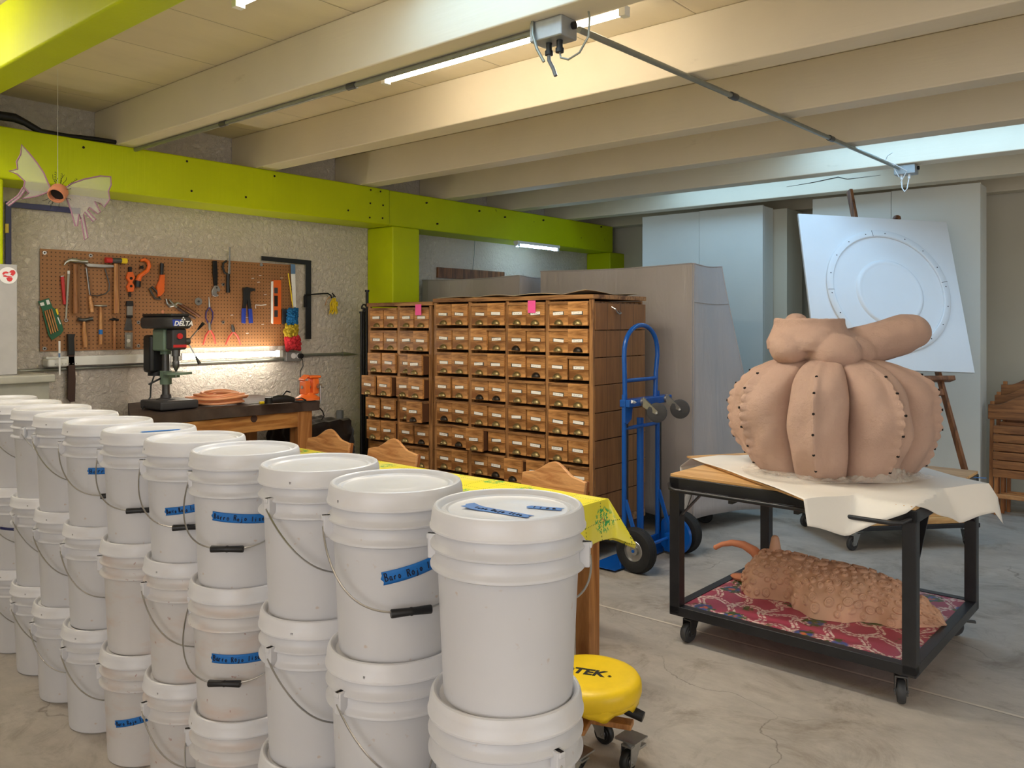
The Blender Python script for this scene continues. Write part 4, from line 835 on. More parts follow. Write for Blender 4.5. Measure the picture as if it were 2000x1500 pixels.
pg = MB().tube([(-.045, .159, .125), (-.043, .159, .125), (-.004, .159, .125), (0, .159, .125), (.004, .159, .125), (.043, .159, .125), (.045, .159, .125)], [.0085, .0098, .0085, .0098, .0085, .0098, .0085], 12).build('grip', M['black_plastic'], pbail)
CX = [(-1.084, 1.270), (-1.447, 1.291), (-1.792, 1.3316), (-2.163, 1.341), (-2.501, 1.369), (-2.836, 1.380), (-3.176, 1.388), (-3.516, 1.408), (-3.867, 1.446), (-4.21, 1.452), (-4.555, 1.47)]
# ear angle in the view (deg, -90 = left edge), side of the hanging wire; per level top, middle, bottom
EAR = [[(78, 1), (39, -1), (60, -1)], [(-78, 1), (-48, 1), (-50, 1)], [(-51, 1), (-50, 1), (-60, 1)], [(-108, 1), (-110, 1), (-95, 1)], [(-98, 1), (-70, 1), (-68, 1)], [(-100, 1), (-102, -1), (-100, -1)],
       [(-84, 1), (-74, 1), (-66, 1)], [(-66, 1), (-68, 1), (-74, 1)], [(-42, 1), (-58, 1), (-62, 1)], [(-60, 1), (-65, 1), (-60, 1)], [(-70, 1), (-60, 1), (-80, 1)], [(-70, 1), (-60, 1), (-80, 1)]]
ORD = ['nearest', 'second nearest', 'third nearest', 'fourth', 'fifth', 'sixth', 'seventh', 'eighth', 'ninth', 'tenth', 'eleventh', 'twelfth']
LV = ['top', 'middle', 'bottom']
DIRTY = {(5, 1), (5, 2), (4, 1), (4, 2), (3, 2), (3, 1)}
buckets = {}
rnd = random.Random(12)
for i, (cx, cy) in enumerate(CX):
    for l in range(3):
        r0 = dup(B0) ; z = (2-l)*PITCH; ox, oy = (0, 0) if l == 0 else (rnd.uniform(-.004, .004), rnd.uniform(-.004, .004))
        if (i, l) == (0, 1): ox, oy = -.006, 0.0
        ph = math.atan2(-cy, -cx); de, s = EAR[i][l]
        r0.location = (cx+ox, cy+oy, z); r0.rotation_euler = (0, 0, ph+R(de)+(0 if s > 0 else math.pi))
        r0['category'] = 'bucket'; r0['group'] = 'white lidded buckets stacked three high'
        if i < 3: where = ORD[i]+' stack'
        else: where = ORD[i]+' stack counted from the front right'
        r0['label'] = LV[l]+' white bucket of the '+where
        if (i, l) in DIRTY:
            for ch in r0.children:
                if ch.name.startswith('bucket_body'): ch.data = ch.data.copy(); ch.data.materials[0] = M['bucket_dirty']
        buckets[(i, l)] = r0
for o in [x for x in B0.children_recursive]+[B0]: bpy.data.objects.remove(o)
# hand lettering with a small stroke font
GL = {'B': [[(0, 0), (0, 1), (.4, .95), (.5, .75), (.35, .55), (0, .5)], [(0, .5), (.45, .45), (.6, .25), (.45, .05), (0, 0)]],
      'a': [[(.5, .5), (.2, .55), (.02, .3), (.15, .02), (.4, .1), (.5, .45), (.5, .1), (.6, 0)]],
      'r': [[(.05, 0), (.05, .5)], [(.05, .35), (.25, .52), (.45, .48)]],
      'o': [[(.3, .52), (.05, .35), (.1, .05), (.35, 0), (.52, .25), (.3, .52)]],
      'R': [[(0, 0), (0, 1), (.4, .97), (.52, .75), (.3, .55), (0, .5), (.3, .45), (.6, 0)]],
      'j': [[(.3, .5), (.32, -.2), (.15, -.35), (0, -.2)], [(.3, .72), (.32, .75)]],
      'l': [[(.2, 1), (.2, 0)]], 'i': [[(.15, .5), (.15, 0)], [(.15, .72), (.17, .76)]],
      's': [[(.45, .5), (.15, .5), (.1, .35), (.4, .2), (.38, .03), (.05, 0)]],
      'O': [[(.3, 1), (.05, .7), (.1, .1), (.35, 0), (.58, .4), (.3, 1)]], 'v': [[(0, .5), (.22, 0), (.45, .5)]], 'e': [[(.05, .28), (.5, .3), (.4, .52), (.1, .45), (.05, .15), (.3, 0), (.5, .08)]], 'd': [[(.5, 1), (.5, 0)], [(.5, .4), (.2, .5), (.05, .2), (.2, 0), (.5, .1)]]}
def lettering(txt, fn, u0, u1, v0, h, parent, seed, rad=.0011):
    """fn(u, v)->point, u and v in metres on the tape"""
    rnd = random.Random(seed); n = len(txt); st = (u1-u0)/n; mb = MB()
    for k_, ch in enumerate(txt):
        if ch == ' ': continue
        jx, jy, sc = rnd.uniform(-.06, .06), rnd.uniform(-.08, .08), rnd.uniform(.88, 1.1)
        for s in GL[ch]: mb.tube([fn(u0+(k_+.12+(x*sc+jx)*1.05)*st, v0+(y*sc+jy)*h) for x, y in s], rad, 5)
    mb.build('handwriting', M['ink'], parent)
def body_tape(key, pa, pb, wd, txt, seed, tm='tape'):
    """strip of tape on a bucket between two picture points, in the bucket's own space"""
    root = buckets[key]; c = root.location; rz = root.rotation_euler.z; body = [x for x in root.children if x.name.startswith('bucket_body')][0]
    a0, z0 = cyl_hit(*pa, c.x, c.y, .142); a1, z1 = cyl_hit(*pb, c.x, c.y, .142); a0 -= rz; a1 -= rz; z0 -= c.z; z1 -= c.z
    while a1-a0 > math.pi: a1 -= 2*math.pi
    while a0-a1 > math.pi: a1 += 2*math.pi
    L = math.hypot((a1-a0)*.142, z1-z0); du = ((a1-a0)/L, (z1-z0)/L); sg = 1
    def fn(u, v, off=.0012):
        ang = a0+du[0]*u-du[1]*v/.142*(1 if du[0] > 0 else -1)*1; z = z0+du[1]*u+v*abs(du[0])*.142
        r = .1325+(z-.03)*(.1445-.1325)/.228+off
        return Vector((r*math.cos(ang), r*math.sin(ang), z))
    mb = MB()
    def g0(u, v):
        e = .003*math.sin(v*9)*(1 if u in (0, 1) else 0); return fn(u*L+e, (v-.5)*wd, .0009)
    mb.grid(g0, 24, 4); o = mb.build('tape_label', M[tm], body); s = o.modifiers.new('s', 'SOLIDIFY'); s.thickness = .0006; s.offset = 0
    if txt: lettering(txt, lambda u, v: fn(u, v, .0016), .006, L-.004, -wd*.26, wd*.58, o, seed, .0013)
body_tape((1, 0), (746, 1131), (862, 1088), .029, 'Baro Rojo liso', 1)
body_tape((3, 0), (415, 1007), (520, 1012), .026, 'Barro Rojo liso', 2)
body_tape((4, 0), (322, 1000), (392, 990), .024, 'Barro Rojo liso', 3)
body_tape((6, 0), (172, 920), (216, 919), .024, 'Barro', 4)
body_tape((3, 1), (413, 1285), (512, 1281), .026, 'Barro Rojo liso', 5)
body_tape((5, 2), (224, 1415), (296, 1399), .024, 'Baro Rojo liso', 6)
body_tape((9, 1), (0, 1031), (27, 1034), .012, '', 7, 'navy')
def lid_tape(key, pa, pb, w0, w1, txt, seed):
    root = buckets[key]; lid = [x for x in root.children if x.name.startswith('lid')][0]; zl = root.location.z+.3712
    mi = Matrix.Rotation(-root.rotation_euler.z, 4, 'Z') @ Matrix.Translation(-root.location)
    A = mi @ at(*pa, 2, zl); B = mi @ at(*pb, 2, zl); d = (B-A); L = d.length; d.normalize(); n = Vector((-d.y, d.x, 0))
    fn = lambda u, v: A+d*u+n*v+Vector((0, 0, .0004+.0008))
    def g(u, v): return A+d*(u*L+.004*math.sin(v*8)*(u in (0, 1)))+n*(v-.5)*(w0+(w1-w0)*u**.6)+Vector((0, 0, .0006+.004*math.exp(-((u-.0)/.12)**2)*(w0 > w1)))
    o = MB().grid(g, 16, 4, thick=(0, 0, -.0005)).build('tape_strip', M['tape'], lid)
    if txt: lettering(txt, fn, L*.14, L*.92, -.006, .012, o, seed, .0009)
lid_tape((0, 0), (912, 989), (1034, 1009), .040, .022, 'Ovre Rojo liso', 8); lid_tape((0, 0), (1031, 990), (1096, 995), .022, .022, 'liso', 9); lid_tape((5, 0), (276, 844), (352, 839), .028, .03, '', 10)
# more telling labels where a bucket shows a mark of its own
for key, s in {(0, 0): 'nearest top bucket, blue tape strips on its lid', (1, 0): 'top bucket with tilted blue Baro Rojo liso tape above a black grip', (3, 0): 'top bucket with level blue tape above its black grip, fourth stack from the right', (4, 0): 'top bucket with blue tape partly hidden, fifth stack from the right',
               (5, 0): 'top bucket with a blue tape strip on its lid, sixth stack from the right', (6, 0): 'top bucket with short blue Barro tape, seventh stack from the right', (3, 1): 'middle bucket with blue lettered tape above its black grip', (5, 2): 'bottom bucket with blue tape near the lower frame edge',
               (9, 1): 'middle bucket with dark blue tape at the left picture edge', (5, 1): 'clay-smeared middle bucket without visible wire, sixth stack from the right'}.items(): buckets[key]['label'] = s
# ================================================================== TABLE, CLOTH, CHAIRS
TX0, TX1, TY0, TY1, TZ = -4.60, -1.94, 2.17, 2.92, .745
t = thing('work_table', 'long wooden table under the yellow cloth behind the buckets', 'table', (0, 0, 0))
MB().box(TX0, TX1, TY0, TY1, TZ-.03, TZ-.003).build('tabletop', M['orangewood'], t, bevel=.004)
MB().box(TX0+.08, TX1-.08, TY0+.06, TY0+.085, TZ-.12, TZ-.03).box(TX0+.08, TX1-.08, TY1-.085, TY1-.06, TZ-.12, TZ-.03).box(TX1-.085, TX1-.06, TY0+.08, TY1-.08, TZ-.12, TZ-.03).build('apron', M['orangewood'], t)
for x in (TX0+.02, TX1-.10):
    for y in (TY0+.05, TY1-.09): MB().box(x, x+.075, y, y+.075, 0, TZ-.03).build('leg', M['orangewoodz'], t, bevel=.006)
OV = .165
def cloth(u, v):
    x = TX0+u/.4*(TX1-.12-TX0) if u < .4 else TX1-.12+(u-.4)/.6*(.12+OV); y = TY0-OV+v*(TY1-TY0+2*OV+.02)
    dx = max(0, x-TX1); dy = max(0, y-TY1) if y > (TY0+TY1)/2 else max(0, TY0-y); sy = 1 if y > (TY0+TY1)/2 else -1
    d = math.hypot(dx, dy); e = .0
    if d > 0:
        both = min(dx, dy)/max(dx, dy); fl = .10+.42*both; dn = math.sqrt(max(0, 1-fl*fl)); rr = min(d, .012)
        X = min(x, TX1)+(dx/d)*(fl*d+.006); yb = TY1 if sy > 0 else TY0; Y = (y if dy == 0 else yb)+sy*(dy/d)*(fl*d+.006)
        wv = .010*(math.sin(y*26)*dx/d+math.sin(x*19)*dy/d)*min(1, d/.1)*(1-both)
        X += wv*.8*dx/d; Y += wv*.5*dy/d
        return Vector((X, Y, TZ+.004-dn*d*(1-.0*both)))
    return Vector((x, y, TZ+.004+.0015*math.sin(x*7)*math.sin(y*9)))
o = MB().grid(cloth, 170, 170, thick=None).build('oilcloth', M['oilcloth']); s = o.modifiers.new('s', 'SOLIDIFY'); s.thickness = .0015; s.offset = 1
tag(o, 'yellow flowered oilcloth with dashed grid covering the long table', 'tablecloth')
def chair(name, label, loc, rz):
    """open folding chair, faces -Y, backrest at +Y"""
    t = thing(name, label, 'chair', loc, rz, 'wooden folding chairs behind the table'); ang = R(10)
    def bp(z): return .17+(z-.44)*math.tan(ang)
    for s in (-1, 1): MB().bar((s*.185, bp(.02)-.20+.2, .0), (s*.185, bp(.76), .74), .022, .035, up=(0, 1, 0)).build('back_post', M['chairwoodz'], t, bevel=.003)
    prof = []
    for i in range(25):
        a = -1+i/12; zz = .752+.062*(.5+.5*math.cos(math.pi*min(1, abs(a)/.72)))-.012*max(0, abs(a)-.72)/.28; prof.append((a*.205, zz))
    pts = [(x, bp(z), z) for x, z in prof]+[(.205, bp(.655), .655), (-.205, bp(.655), .655)]
    MB().prism([(x, y-.028, z) for x, y, z in pts], (0, .020, 0)).build('crest_rail', M['chairwood'], t, bevel=.004)
    MB().box(-.185, .185, bp(.55)-.012, bp(.55)+.006, .52, .575).build('back_slat', M['chairwood'], t, bevel=.003)
    for k_ in range(6): MB().box(-.20, .20, -.20+k_*.062, -.145+k_*.062, .43, .445).build('seat_slat', M['chairwood'], t, bevel=.003)
    for s in (-1, 1): MB().bar((s*.165, -.22, .0), (s*.165, .16, .43), .022, .03, up=(0, 1, 0)).build('leg', M['chairwoodz'], t, bevel=.003)
    MB().box(-.165, .165, -.155, -.135, .08, .10).build('stretcher', M['chairwood'], t); return t
p = at(1080, 908, 1, 3.19); chair('folding_chair', 'wooden chair with curved crest nearest the blue hand truck, behind the table', (p.x-.02, 3.00, 0), R(-4))
p = at(765, 868, 1, 3.22); chair('folding_chair', 'middle wooden chair behind the table, before the narrow drawer cabinet', (p.x, 3.03, 0), R(2))
p = at(640, 843, 1, 3.25); chair('folding_chair', 'wooden chair behind the table, in front of the black bagged box', (p.x, 3.06, 0), R(2))
# ================================================================== ROLLING STOOL
sx, sy = -1.60, 2.30
t = thing('rolling_stool', 'low rolling stool with round yellow vinyl seat beside the nearest buckets', 'stool', (sx, sy, 0)); sz = .305
MB().lathe([(0, sz), (.13, sz), (.155, sz-.002), (.168, sz-.008), (.176, sz-.020), (.178, sz-.035), (.178, sz-.050), (.174, sz-.062), (.170, sz-.066), (0, sz-.066)], n=64).build('seat', M['seatyellow'], t)
mb = MB(); n = 72; vs = []
for j in range(4):
    for i in range(n): a = 2*math.pi*i/n; r = .1775+.003*math.sin(a*9+j)*j/3; vs.append((r*math.cos(a)*(1-.02*j), r*math.sin(a)*(1-.02*j), sz-.045-.013*j-(.010*math.sin(a*7)+.004*math.sin(a*17))*(j/3)))
mb.add(vs, [(j*n+i, j*n+(i+1) % n, (j+1)*n+(i+1) % n, (j+1)*n+i) for j in range(3) for i in range(n)], True); o = mb.build('seat_cover_hem', M['seatyellow'], t); q = o.modifiers.new('s', 'SOLIDIFY'); q.thickness = .002
va = R(3); tx = Vector((math.cos(TH-R(20)), math.sin(TH-R(20)), 0)); ty = Vector((-tx.y, tx.x, 0)); 
text_mesh('lettering', 'OTEK', .062, M['black_plastic'], t, basis((.0, -.012, sz+.0006), tx, ty)@Matrix.Translation((-.022, -.01, 0)), shear=.12, bold=.0022)
text_mesh('registered_mark', '®', .018, M['black_plastic'], t, basis((.0, -.012, sz+.0006), tx, ty)@Matrix.Translation((.078, -.006, 0)))
MB().box(-.02, .02, -.02, .02, .16, sz-.066).lathe([(.05, .235), (.05, .24)], n=20, caps=True).build('post', M['steeldark'], t)
for k_ in range(2): MB().bar((-.15*math.cos(k_*math.pi/2+.35), -.15*math.sin(k_*math.pi/2+.35), .15+.02*k_), (.15*math.cos(k_*math.pi/2+.35), .15*math.sin(k_*math.pi/2+.35), .15+.02*k_), .05, .02, up=(0, 0, 1)).build('base_bar', M['orangewoodz'], t, bevel=.004)
for k_ in range(4): a = k_*math.pi/2+.35; caster(t, (.145*math.cos(a), .145*math.sin(a), 0), .038, .028, a+1.2, M['blackpaint'], M['steel'], brake=(k_ % 2 == 0))
ld = Vector((math.cos(TH-R(25)), math.sin(TH-R(25)), 0)); MB().tube([ld*.10+Vector((0, 0, .225)), ld*.135+Vector((0, 0, .205)), ld*.19+Vector((0, 0, .190))], [.010, .019, .017], 12).build('height_lever', M['black_plastic'], t)
# ================================================================== HAND TRUCK
t = thing('hand_truck', 'tall blue hand truck with black tyres standing beside the drawer cabinet', 'hand truck')
XF = -2.70; YL, YR = at(1219, 900, 0, XF).y, at(1284, 900, 0, XF).y; YM = (YL+YR)/2; zt = at(1252, 635, 0, XF).z
zs = at(1219, 790, 0, XF).z
lp = [(XF, YL+.01, zs-.03), (XF, YL+.005, 1.18)]
n = 16
for i in range(n+1):
    a = math.pi*i/n; lp.append((XF, YM-(YR-YL)/2*math.cos(a)*1.0, 1.29+(zt-1.29)*math.sin(a)**.8))
lp += [(XF, YR-.02, 1.18), (XF, YR-.03, zs-.03)]
MB().tube(lp, .0145, 12).build('top_loop', M['bluepaint'], t)
for z in (at(1250, 741, 0, XF).z, at(1250, 832, 0, XF).z): MB().cyl((XF, YL+.01, z), (XF, YR-.01, z), .012, 12).build('crossbar', M['bluepaint'], t)
for y in (YL, YR):
    MB().tube([(XF, y, .08), (XF, y, zs+.06)], .0145, 12).build('rail', M['bluepaint'], t); MB().box(XF-.022, XF+.01, y+.014, y+.036, .15, zs-.06).build('skid_strip', M['blackpaint'], t, bevel=.003)
    MB().bar((XF+.01, y, .42), (-2.60, y, .15), .026, .010, up=(0, 1, 0)).build('strut', M['bluepaint'], t, bevel=.002)
MB().tube([(XF-.02, YM+.02, .10), (XF-.02, YM+.02, .90)], .022, 12).build('centre_bar', M['bluepaint'], t)
MB().box(XF-.02, XF+.05, YL-.02, YR+.10, zs-.015, zs+.03).build('folding_crossmember', M['bluepaint'], t, bevel=.005)
MB().prism([(XF+.016, YL-.025, zs+.03), (XF+.016, YL+.07, zs+.03), (XF+.016, YL+.05, zs-.09), (XF+.016, YL+.0, zs-.12), (XF+.016, YL-.025, zs-.11)], (.008, 0, 0)).build('side_bracket', M['bluepaint'], t, bevel=.002)
MB().tube([(XF+.05, YL+.0, zs+.02), (XF+.03, YL+.10, zs+.005)], [.010, .014], 8).build('tape_wrap', M['white'], t)
for px, py in ((1283, 806), (1328, 799)):
    q = at(px, py, 0, XF+.14); ax = Vector((.45, -1, 0)).normalized(); a_ = Vector((XF+.055, q.y-.02, zs+.01)); f = MB()
    for s in (-1, 1): f.prism([a_+ax*s*.018+Vector((0, 0, .030)), a_+ax*s*.018-Vector((0, 0, .030)), q+ax*s*.018-Vector((.006, 0, .010)), q+ax*s*.018+Vector((.008, 0, .010))], ax*.002)
    f.cyl(a_-Vector((.005, 0, 0)), a_+Vector((.01, 0, 0)), .026, 14); f.cyl(q-ax*.024, q+ax*.024, .007, 10); f.build('caster_fork', M['steel'], t)
    MB().lathe([(.008, -.014), (.045, -.014), (.060, -.010), (.062, 0), (.060, .010), (.045, .014), (.008, .014)], q, 26, axis=ax).build('caster_wheel', M['greyrubber'], t)
MB().box(-2.882, XF+.01, 4.14, 4.78, .012, .018).box(XF-.005, XF+.012, YL-.05, YR+.05, .01, .14).build('toe_plate', M['bluepaint'], t, bevel=.002)
axd = Vector((.06, 1, 0)).normalized()
for k_, (px, py) in enumerate(((1252, 1117), (1344, 1083))):
    g = at(px, py, 2, 0); c_ = Vector((-2.60, 4.23 if k_ == 0 else 4.80, .135))
    o = MB().lathe([(.062, -.030), (.070, -.036), (.100, -.041), (.122, -.036), (.133, -.020), (.1355, 0), (.133, .020), (.122, .036), (.100, .041), (.070, .036), (.062, .030)], c_, 48, axis=axd)
    for j in range(3):
        r_ = .1345 if j == 1 else .1325; yy = (j-1)*.016; o.tube([c_+axd*yy+Vector((0, 0, 0))+frame_mat(axd)[0]*r_*math.cos(a)+frame_mat(axd)[1]*r_*math.sin(a)*1 for a in [q_*2*math.pi/40 for q_ in range(40)]], .003, 5, closed=True)
    w_ = o.build('tyre', M['rubber'], t)
    MB().lathe([(.066, -.030), (.062, -.034), (.058, -.020), (.030, -.016), (.026, -.030), (.014, -.034), (.006, -.032)], c_, 32, axis=axd).lathe([(.066, .030), (.060, .018), (.02, .02), (.006, .03)], c_, 32, axis=axd).build('rim', M['steel'], w_); MB().cyl(c_-axd*.037, c_+axd*.037, .010, 12).build('hub', M['bluepaint'], w_)
MB().cyl((-2.60, 4.26, .135), (-2.60, 4.77, .135), .010, 12).box(-2.62, -2.58, 4.60, 4.72, .05, .16).build('axle', M['bluepaint'], t)
cq = Vector((-2.60, 4.68, .135)); MB().lathe([(.0, 0), (.115, 0), (.125, .012), (.115, .02)], cq, 32, axis=(0, 1, 0)).build('wheel_guard', M['bluepaint'], t)
# ================================================================== ROLLING CART
CC = Vector((-1.372, 3.927, 0)); CYaw = R(-1.1); L, W = 1.077, 1.038; CZ = .784
t = thing('rolling_cart', 'black steel frame cart with a patterned lower shelf on grey casters', 'cart', CC, CYaw); hx_, hy_ = L/2, W/2; lw = .052
for a in (-1, 1):
    for b in (-1, 1): MB().box(min(a*hx_, a*(hx_-lw)), max(a*hx_, a*(hx_-lw)), min(b*hy_, b*(hy_-lw)), max(b*hy_, b*(hy_-lw)), .135, CZ-.012).build('leg', M['cart'], t, bevel=.003)
def ring(z0, z1, name, w_=.05):
    mb = MB()
    for b in (-1, 1): mb.box(-hx_, hx_, min(b*hy_, b*(hy_-w_)), max(b*hy_, b*(hy_-w_)), z0, z1); mb.box(min(b*hx_, b*(hx_-w_)), max(b*hx_, b*(hx_-w_)), -hy_+w_, hy_-w_, z0, z1)
    return mb.build(name, M['cart'], t, bevel=.003)
ring(CZ-.062, CZ-.010, 'top_frame'); ring(.128, .172, 'bottom_frame', .045)
MB().box(-hx_+.04, hx_-.04, -hy_+.04, hy_-.04, .150, .168).build('shelf_cloth', M['magenta'], t, bevel=.001)
MB().box(-hx_+.003, hx_-.003, -hy_+.003, hy_-.003, CZ-.010, CZ+.004).build('top_board', M['ply'], t, bevel=.002)
for b in (-1, 1):
    MB().tube([(-hx_+.0, -hy_-.0, CZ-.045), (-hx_+.03, -hy_-.045, CZ-.055), (-hx_+.06, -hy_-.05, CZ-.06), (hx_-.08, -hy_-.05, CZ-.06), (hx_-.04, -hy_-.045, CZ-.055), (hx_-.02, -hy_, CZ-.045)] if b < 0 else [(-hx_+.05, hy_, CZ-.05), (-hx_+.06, hy_+.05, CZ-.06), (hx_-.06, hy_+.05, CZ-.06), (hx_-.05, hy_, CZ-.05)], .009, 10).build('push_rail', M['cart'], t)
for x in (-.25, .05, .33): MB().prism([(x, -hy_+.02, CZ-.062), (x+.09, -hy_+.02, CZ-.062), (x+.02, -hy_+.02, CZ-.10), (x, -hy_+.02, CZ-.10)], (0, .004, 0)).build('clip', M['cart'], t)
for a in (-1, 1):
    for b in (-1, 1):
        MB().bar((a*(hx_-.02), b*(hy_-.04), CZ-.24), (a*(hx_-.02), b*(hy_-.20), CZ-.06), .006, .03, up=(1, 0, 0)).build('brace', M['cart'], t)
    if 1: MB().bar((-hx_+.04, a*(hy_-.02), CZ-.2), (-hx_+.17, a*(hy_-.02), CZ-.06), .03, .006, up=(0, 0, 1)).build('brace', M['cart'], t)
for (a, b, rz) in ((-1, -1, 80), (1, -1, 110), (1, 1, 20), (-1, 1, 60)): caster(t, (a*(hx_-.075), b*(hy_-.07), 0), .046, .034, R(rz), M['greyrubber'], M['steeldark'], brake=(a > 0), name='caster')
# loose plywood sheet and paper on top
P0 = Vector((-1.20, 3.19, 0)); P1 = Vector((-2.10, 3.87, 0)); P3 = Vector((-.69, 4.03, 0)); P2 = P1+(P3-P0)*1.06
def quad(u, v): return P0*(1-u)*(1-v)+P1*u*(1-v)+P3*(1-u)*v+P2*u*v
mb = MB(); zz = CZ+.005
mb.prism([quad(.015, .02)+Vector((0, 0, zz)), quad(.985, .02)+Vector((0, 0, zz)), quad(.96, .9)+Vector((0, 0, zz)), quad(.02, .9)+Vector((0, 0, zz))], (0, 0, .009)); tag(mb.build('plywood_sheet', M['ply'], bevel=.001), 'thin plywood sheet laid crooked on the cart under the white paper', 'plywood sheet')
ey = (P3-P0).normalized(); ex = (P1-P0).normalized()
def paper(u, v):
    # u along P0->P1, v along P0->P3; margins -.1.. hang
    su = -.13+u*1.30; su = su*(.095+.30*v if v < .35 else .200-.15*(v-.35))/.147 if su < 0 else su; sv = -.0+v*1.02; q = quad(max(0, min(1, su)) if su < 0 else min(su, 1.02), sv); d = max(0, -su)*1.13; z = CZ+.018+.004*abs(math.sin(su*8+sv*5))+.003*math.sin(sv*23+su*5)
    if d > 0:
        fl = q-ex*d; rel = fl-CC; lx = rel.x*math.cos(CYaw)+rel.y*math.sin(CYaw); ly = -rel.x*math.sin(CYaw)+rel.y*math.cos(CYaw)
        o_ = min(max(0, abs(lx)-hx_, abs(ly)-hy_), d); zt = CZ+.018-.010*min(1, d/.08)
        q = fl+ex*(o_*.72); z = zt+.003*math.sin(sv*30)*(o_ > 0)-o_*.92
    if sv > .97 and su < .6: z -= (sv-.97)*1.2
    if su > .90: z -= (su-.90)*.55*(1 if v < .5 else .3)
    z += .012*math.exp(-((su-.5)/.3)**2)*0
    return Vector((q.x, q.y, z))
o = MB().grid(paper, 80, 60).build('paper_sheet', M['paper']); s = o.modifiers.new('s', 'SOLIDIFY'); s.thickness = .0012; s.offset = 1; tag(o, 'large cream paper sheet draped over the cart under the gourd sculpture', 'paper')
tp = at(1915, 931, 2, CZ+.03); MB().grid(lambda u, v: Vector((tp.x-.02+u*.045, tp.y-.04+u*.02+v*.018, CZ+.028)), 4, 2, thick=(0, 0, .001)).build('tape_strip', M['tape'], o)
# ================================================================== RIBBED CLAY SCULPTURE
SC = Vector((-1.345, 3.905, 0)); RT = Vector((CT, ST, 0)); FW = Vector((-ST, CT, 0)); Z0 = CZ+.022
t = thing('gourd_sculpture', 'large unfired ribbed gourd sculpture of pale clay standing on the cart', 'sculpture', SC)
NR = 8; ph0 = math.atan2(-SC.y, -SC.x)+R(-8)
def gr(ph, q):
    """radius and height of the ribbed body; q 0 bottom .. 1 top"""
    z = .545*q; zz = abs((q-.47)/.53 if q > .47 else (q-.47)/.47)
    r = .447*max(0, 1-zz**2.7)**.48
    if q < .5: r = .447*(.74+.26*math.sin(math.pi/2*min(1, q/.47))**.8)
    k_ = (ph-ph0)*NR/2/math.pi; fr_ = k_-math.floor(k_+.5)      # -.5 .. .5 within a rib, 0 on the seam ridge
    idx = math.floor(k_+.5)
    a = abs(fr_)*2
    val = -.120*a**3.0*(.35+.65*math.sin(math.pi*min(1, max(0, q*.92+.06)))**.6)-.03*a**16
    keel = .030*math.exp(-(fr_/.045)**2)*(.66+.40*abs(math.sin(q*42)))*min(1, .3+q*5)*min(1, (1-q)*6)
    if idx % 8 == 0: keel = .026*math.exp(-(fr_/.06)**2)*min(1, .3+q*5)*min(1, (1-q)*6)
    lump = .008*math.sin(ph*5+q*9)+.005*math.sin(ph*13-q*17)
    return r*(1+val/.465*1.0)+keel+lump*min(1, q*6), z
nu, nv = 400, 110; mb = MB(); vs = []; 
for j in range(nv+1):
    q = j/nv
    for i in range(nu):
        ph = 2*math.pi*i/nu; r, z = gr(ph, q); r = max(r, .02); vs.append((r*math.cos(ph), r*math.sin(ph), Z0+z))
fs = [(j*nu+i, j*nu+(i+1) % nu, (j+1)*nu+(i+1) % nu, (j+1)*nu+i) for j in range(nv) for i in range(nu)]; fs.append(list(range(nu))[::-1]); fs.append([nv*nu+i for i in range(nu)])
mb.add(vs, fs, True); mb.build('ribbed_body', M['clay'], t)
mb = MB()
for kr in range(NR):
    ph = ph0+kr*2*math.pi/NR
    for q in (.10, .24, .40, .56, .72, .84):
        r, z = gr(ph, q); c_ = Vector((r*math.cos(ph), r*math.sin(ph), Z0+z)); d = Vector((math.cos(ph), math.sin(ph), 0)); mb.cyl(c_-d*.02, c_+d*.0012, .0058, 10)
mb.build('vent_hole', M['hole'], t)
# squash-shaped top: overlapping clay volumes grown into one skin
def U(u, z, d=0): return RT*u+FW*d+Vector((0, 0, z))
mb = MB()
mb.lathe([(.0, 1.36), (.19, 1.37), (.195, 1.41), (.175, 1.45), (.158, 1.485), (.158, 1.520), (.148, 1.520), (.144, 1.503), (.0, 1.500)], U(-.095, 0), 40)
mb.ball(U(-.20, 1.378, -.06), (.095, .11, .080), 28, 18); mb.ball(U(-.035, 1.362, -.13), (.125, .11, .092), 28, 18); mb.ball(U(.045, 1.36, -.02), (.16, .15, .098), 28, 18); mb.ball(U(-.08, 1.37, .10), (.17, .15, .09), 28, 18)
sp = []; rs = []
for i in range(15):
    a = i/14; sp.append(U(.06+a*.375, 1.365+.112*a**1.15, -.02)); rs.append((.098-.006*a)*(1 if a < .72 else math.sqrt(max(.02, 1-((a-.72)/.30)**2))))
mb.tube(sp, rs, 28); mb.ball(U(.375, 1.455, -.02), (.088, .088, .08), 24, 16)
mb.ball(U(-.14, 1.50, .05), (.055, .055, .045), 20, 12)
o = mb.build('squash_top', M['clay'], t); r_ = o.modifiers.new('remesh', 'REMESH'); r_.mode = 'VOXEL'; r_.voxel_size = .0065; r_.use_smooth_shade = True; s_ = o.modifiers.new('smooth', 'SMOOTH'); s_.iterations = 5; s_.factor = .6
tx_ = bpy.data.textures.new('lumps', 'CLOUDS'); tx_.noise_scale = .09; d_ = o.modifiers.new('lumps', 'DISPLACE'); d_.texture = tx_; d_.strength = .012; d_.mid_level = .5
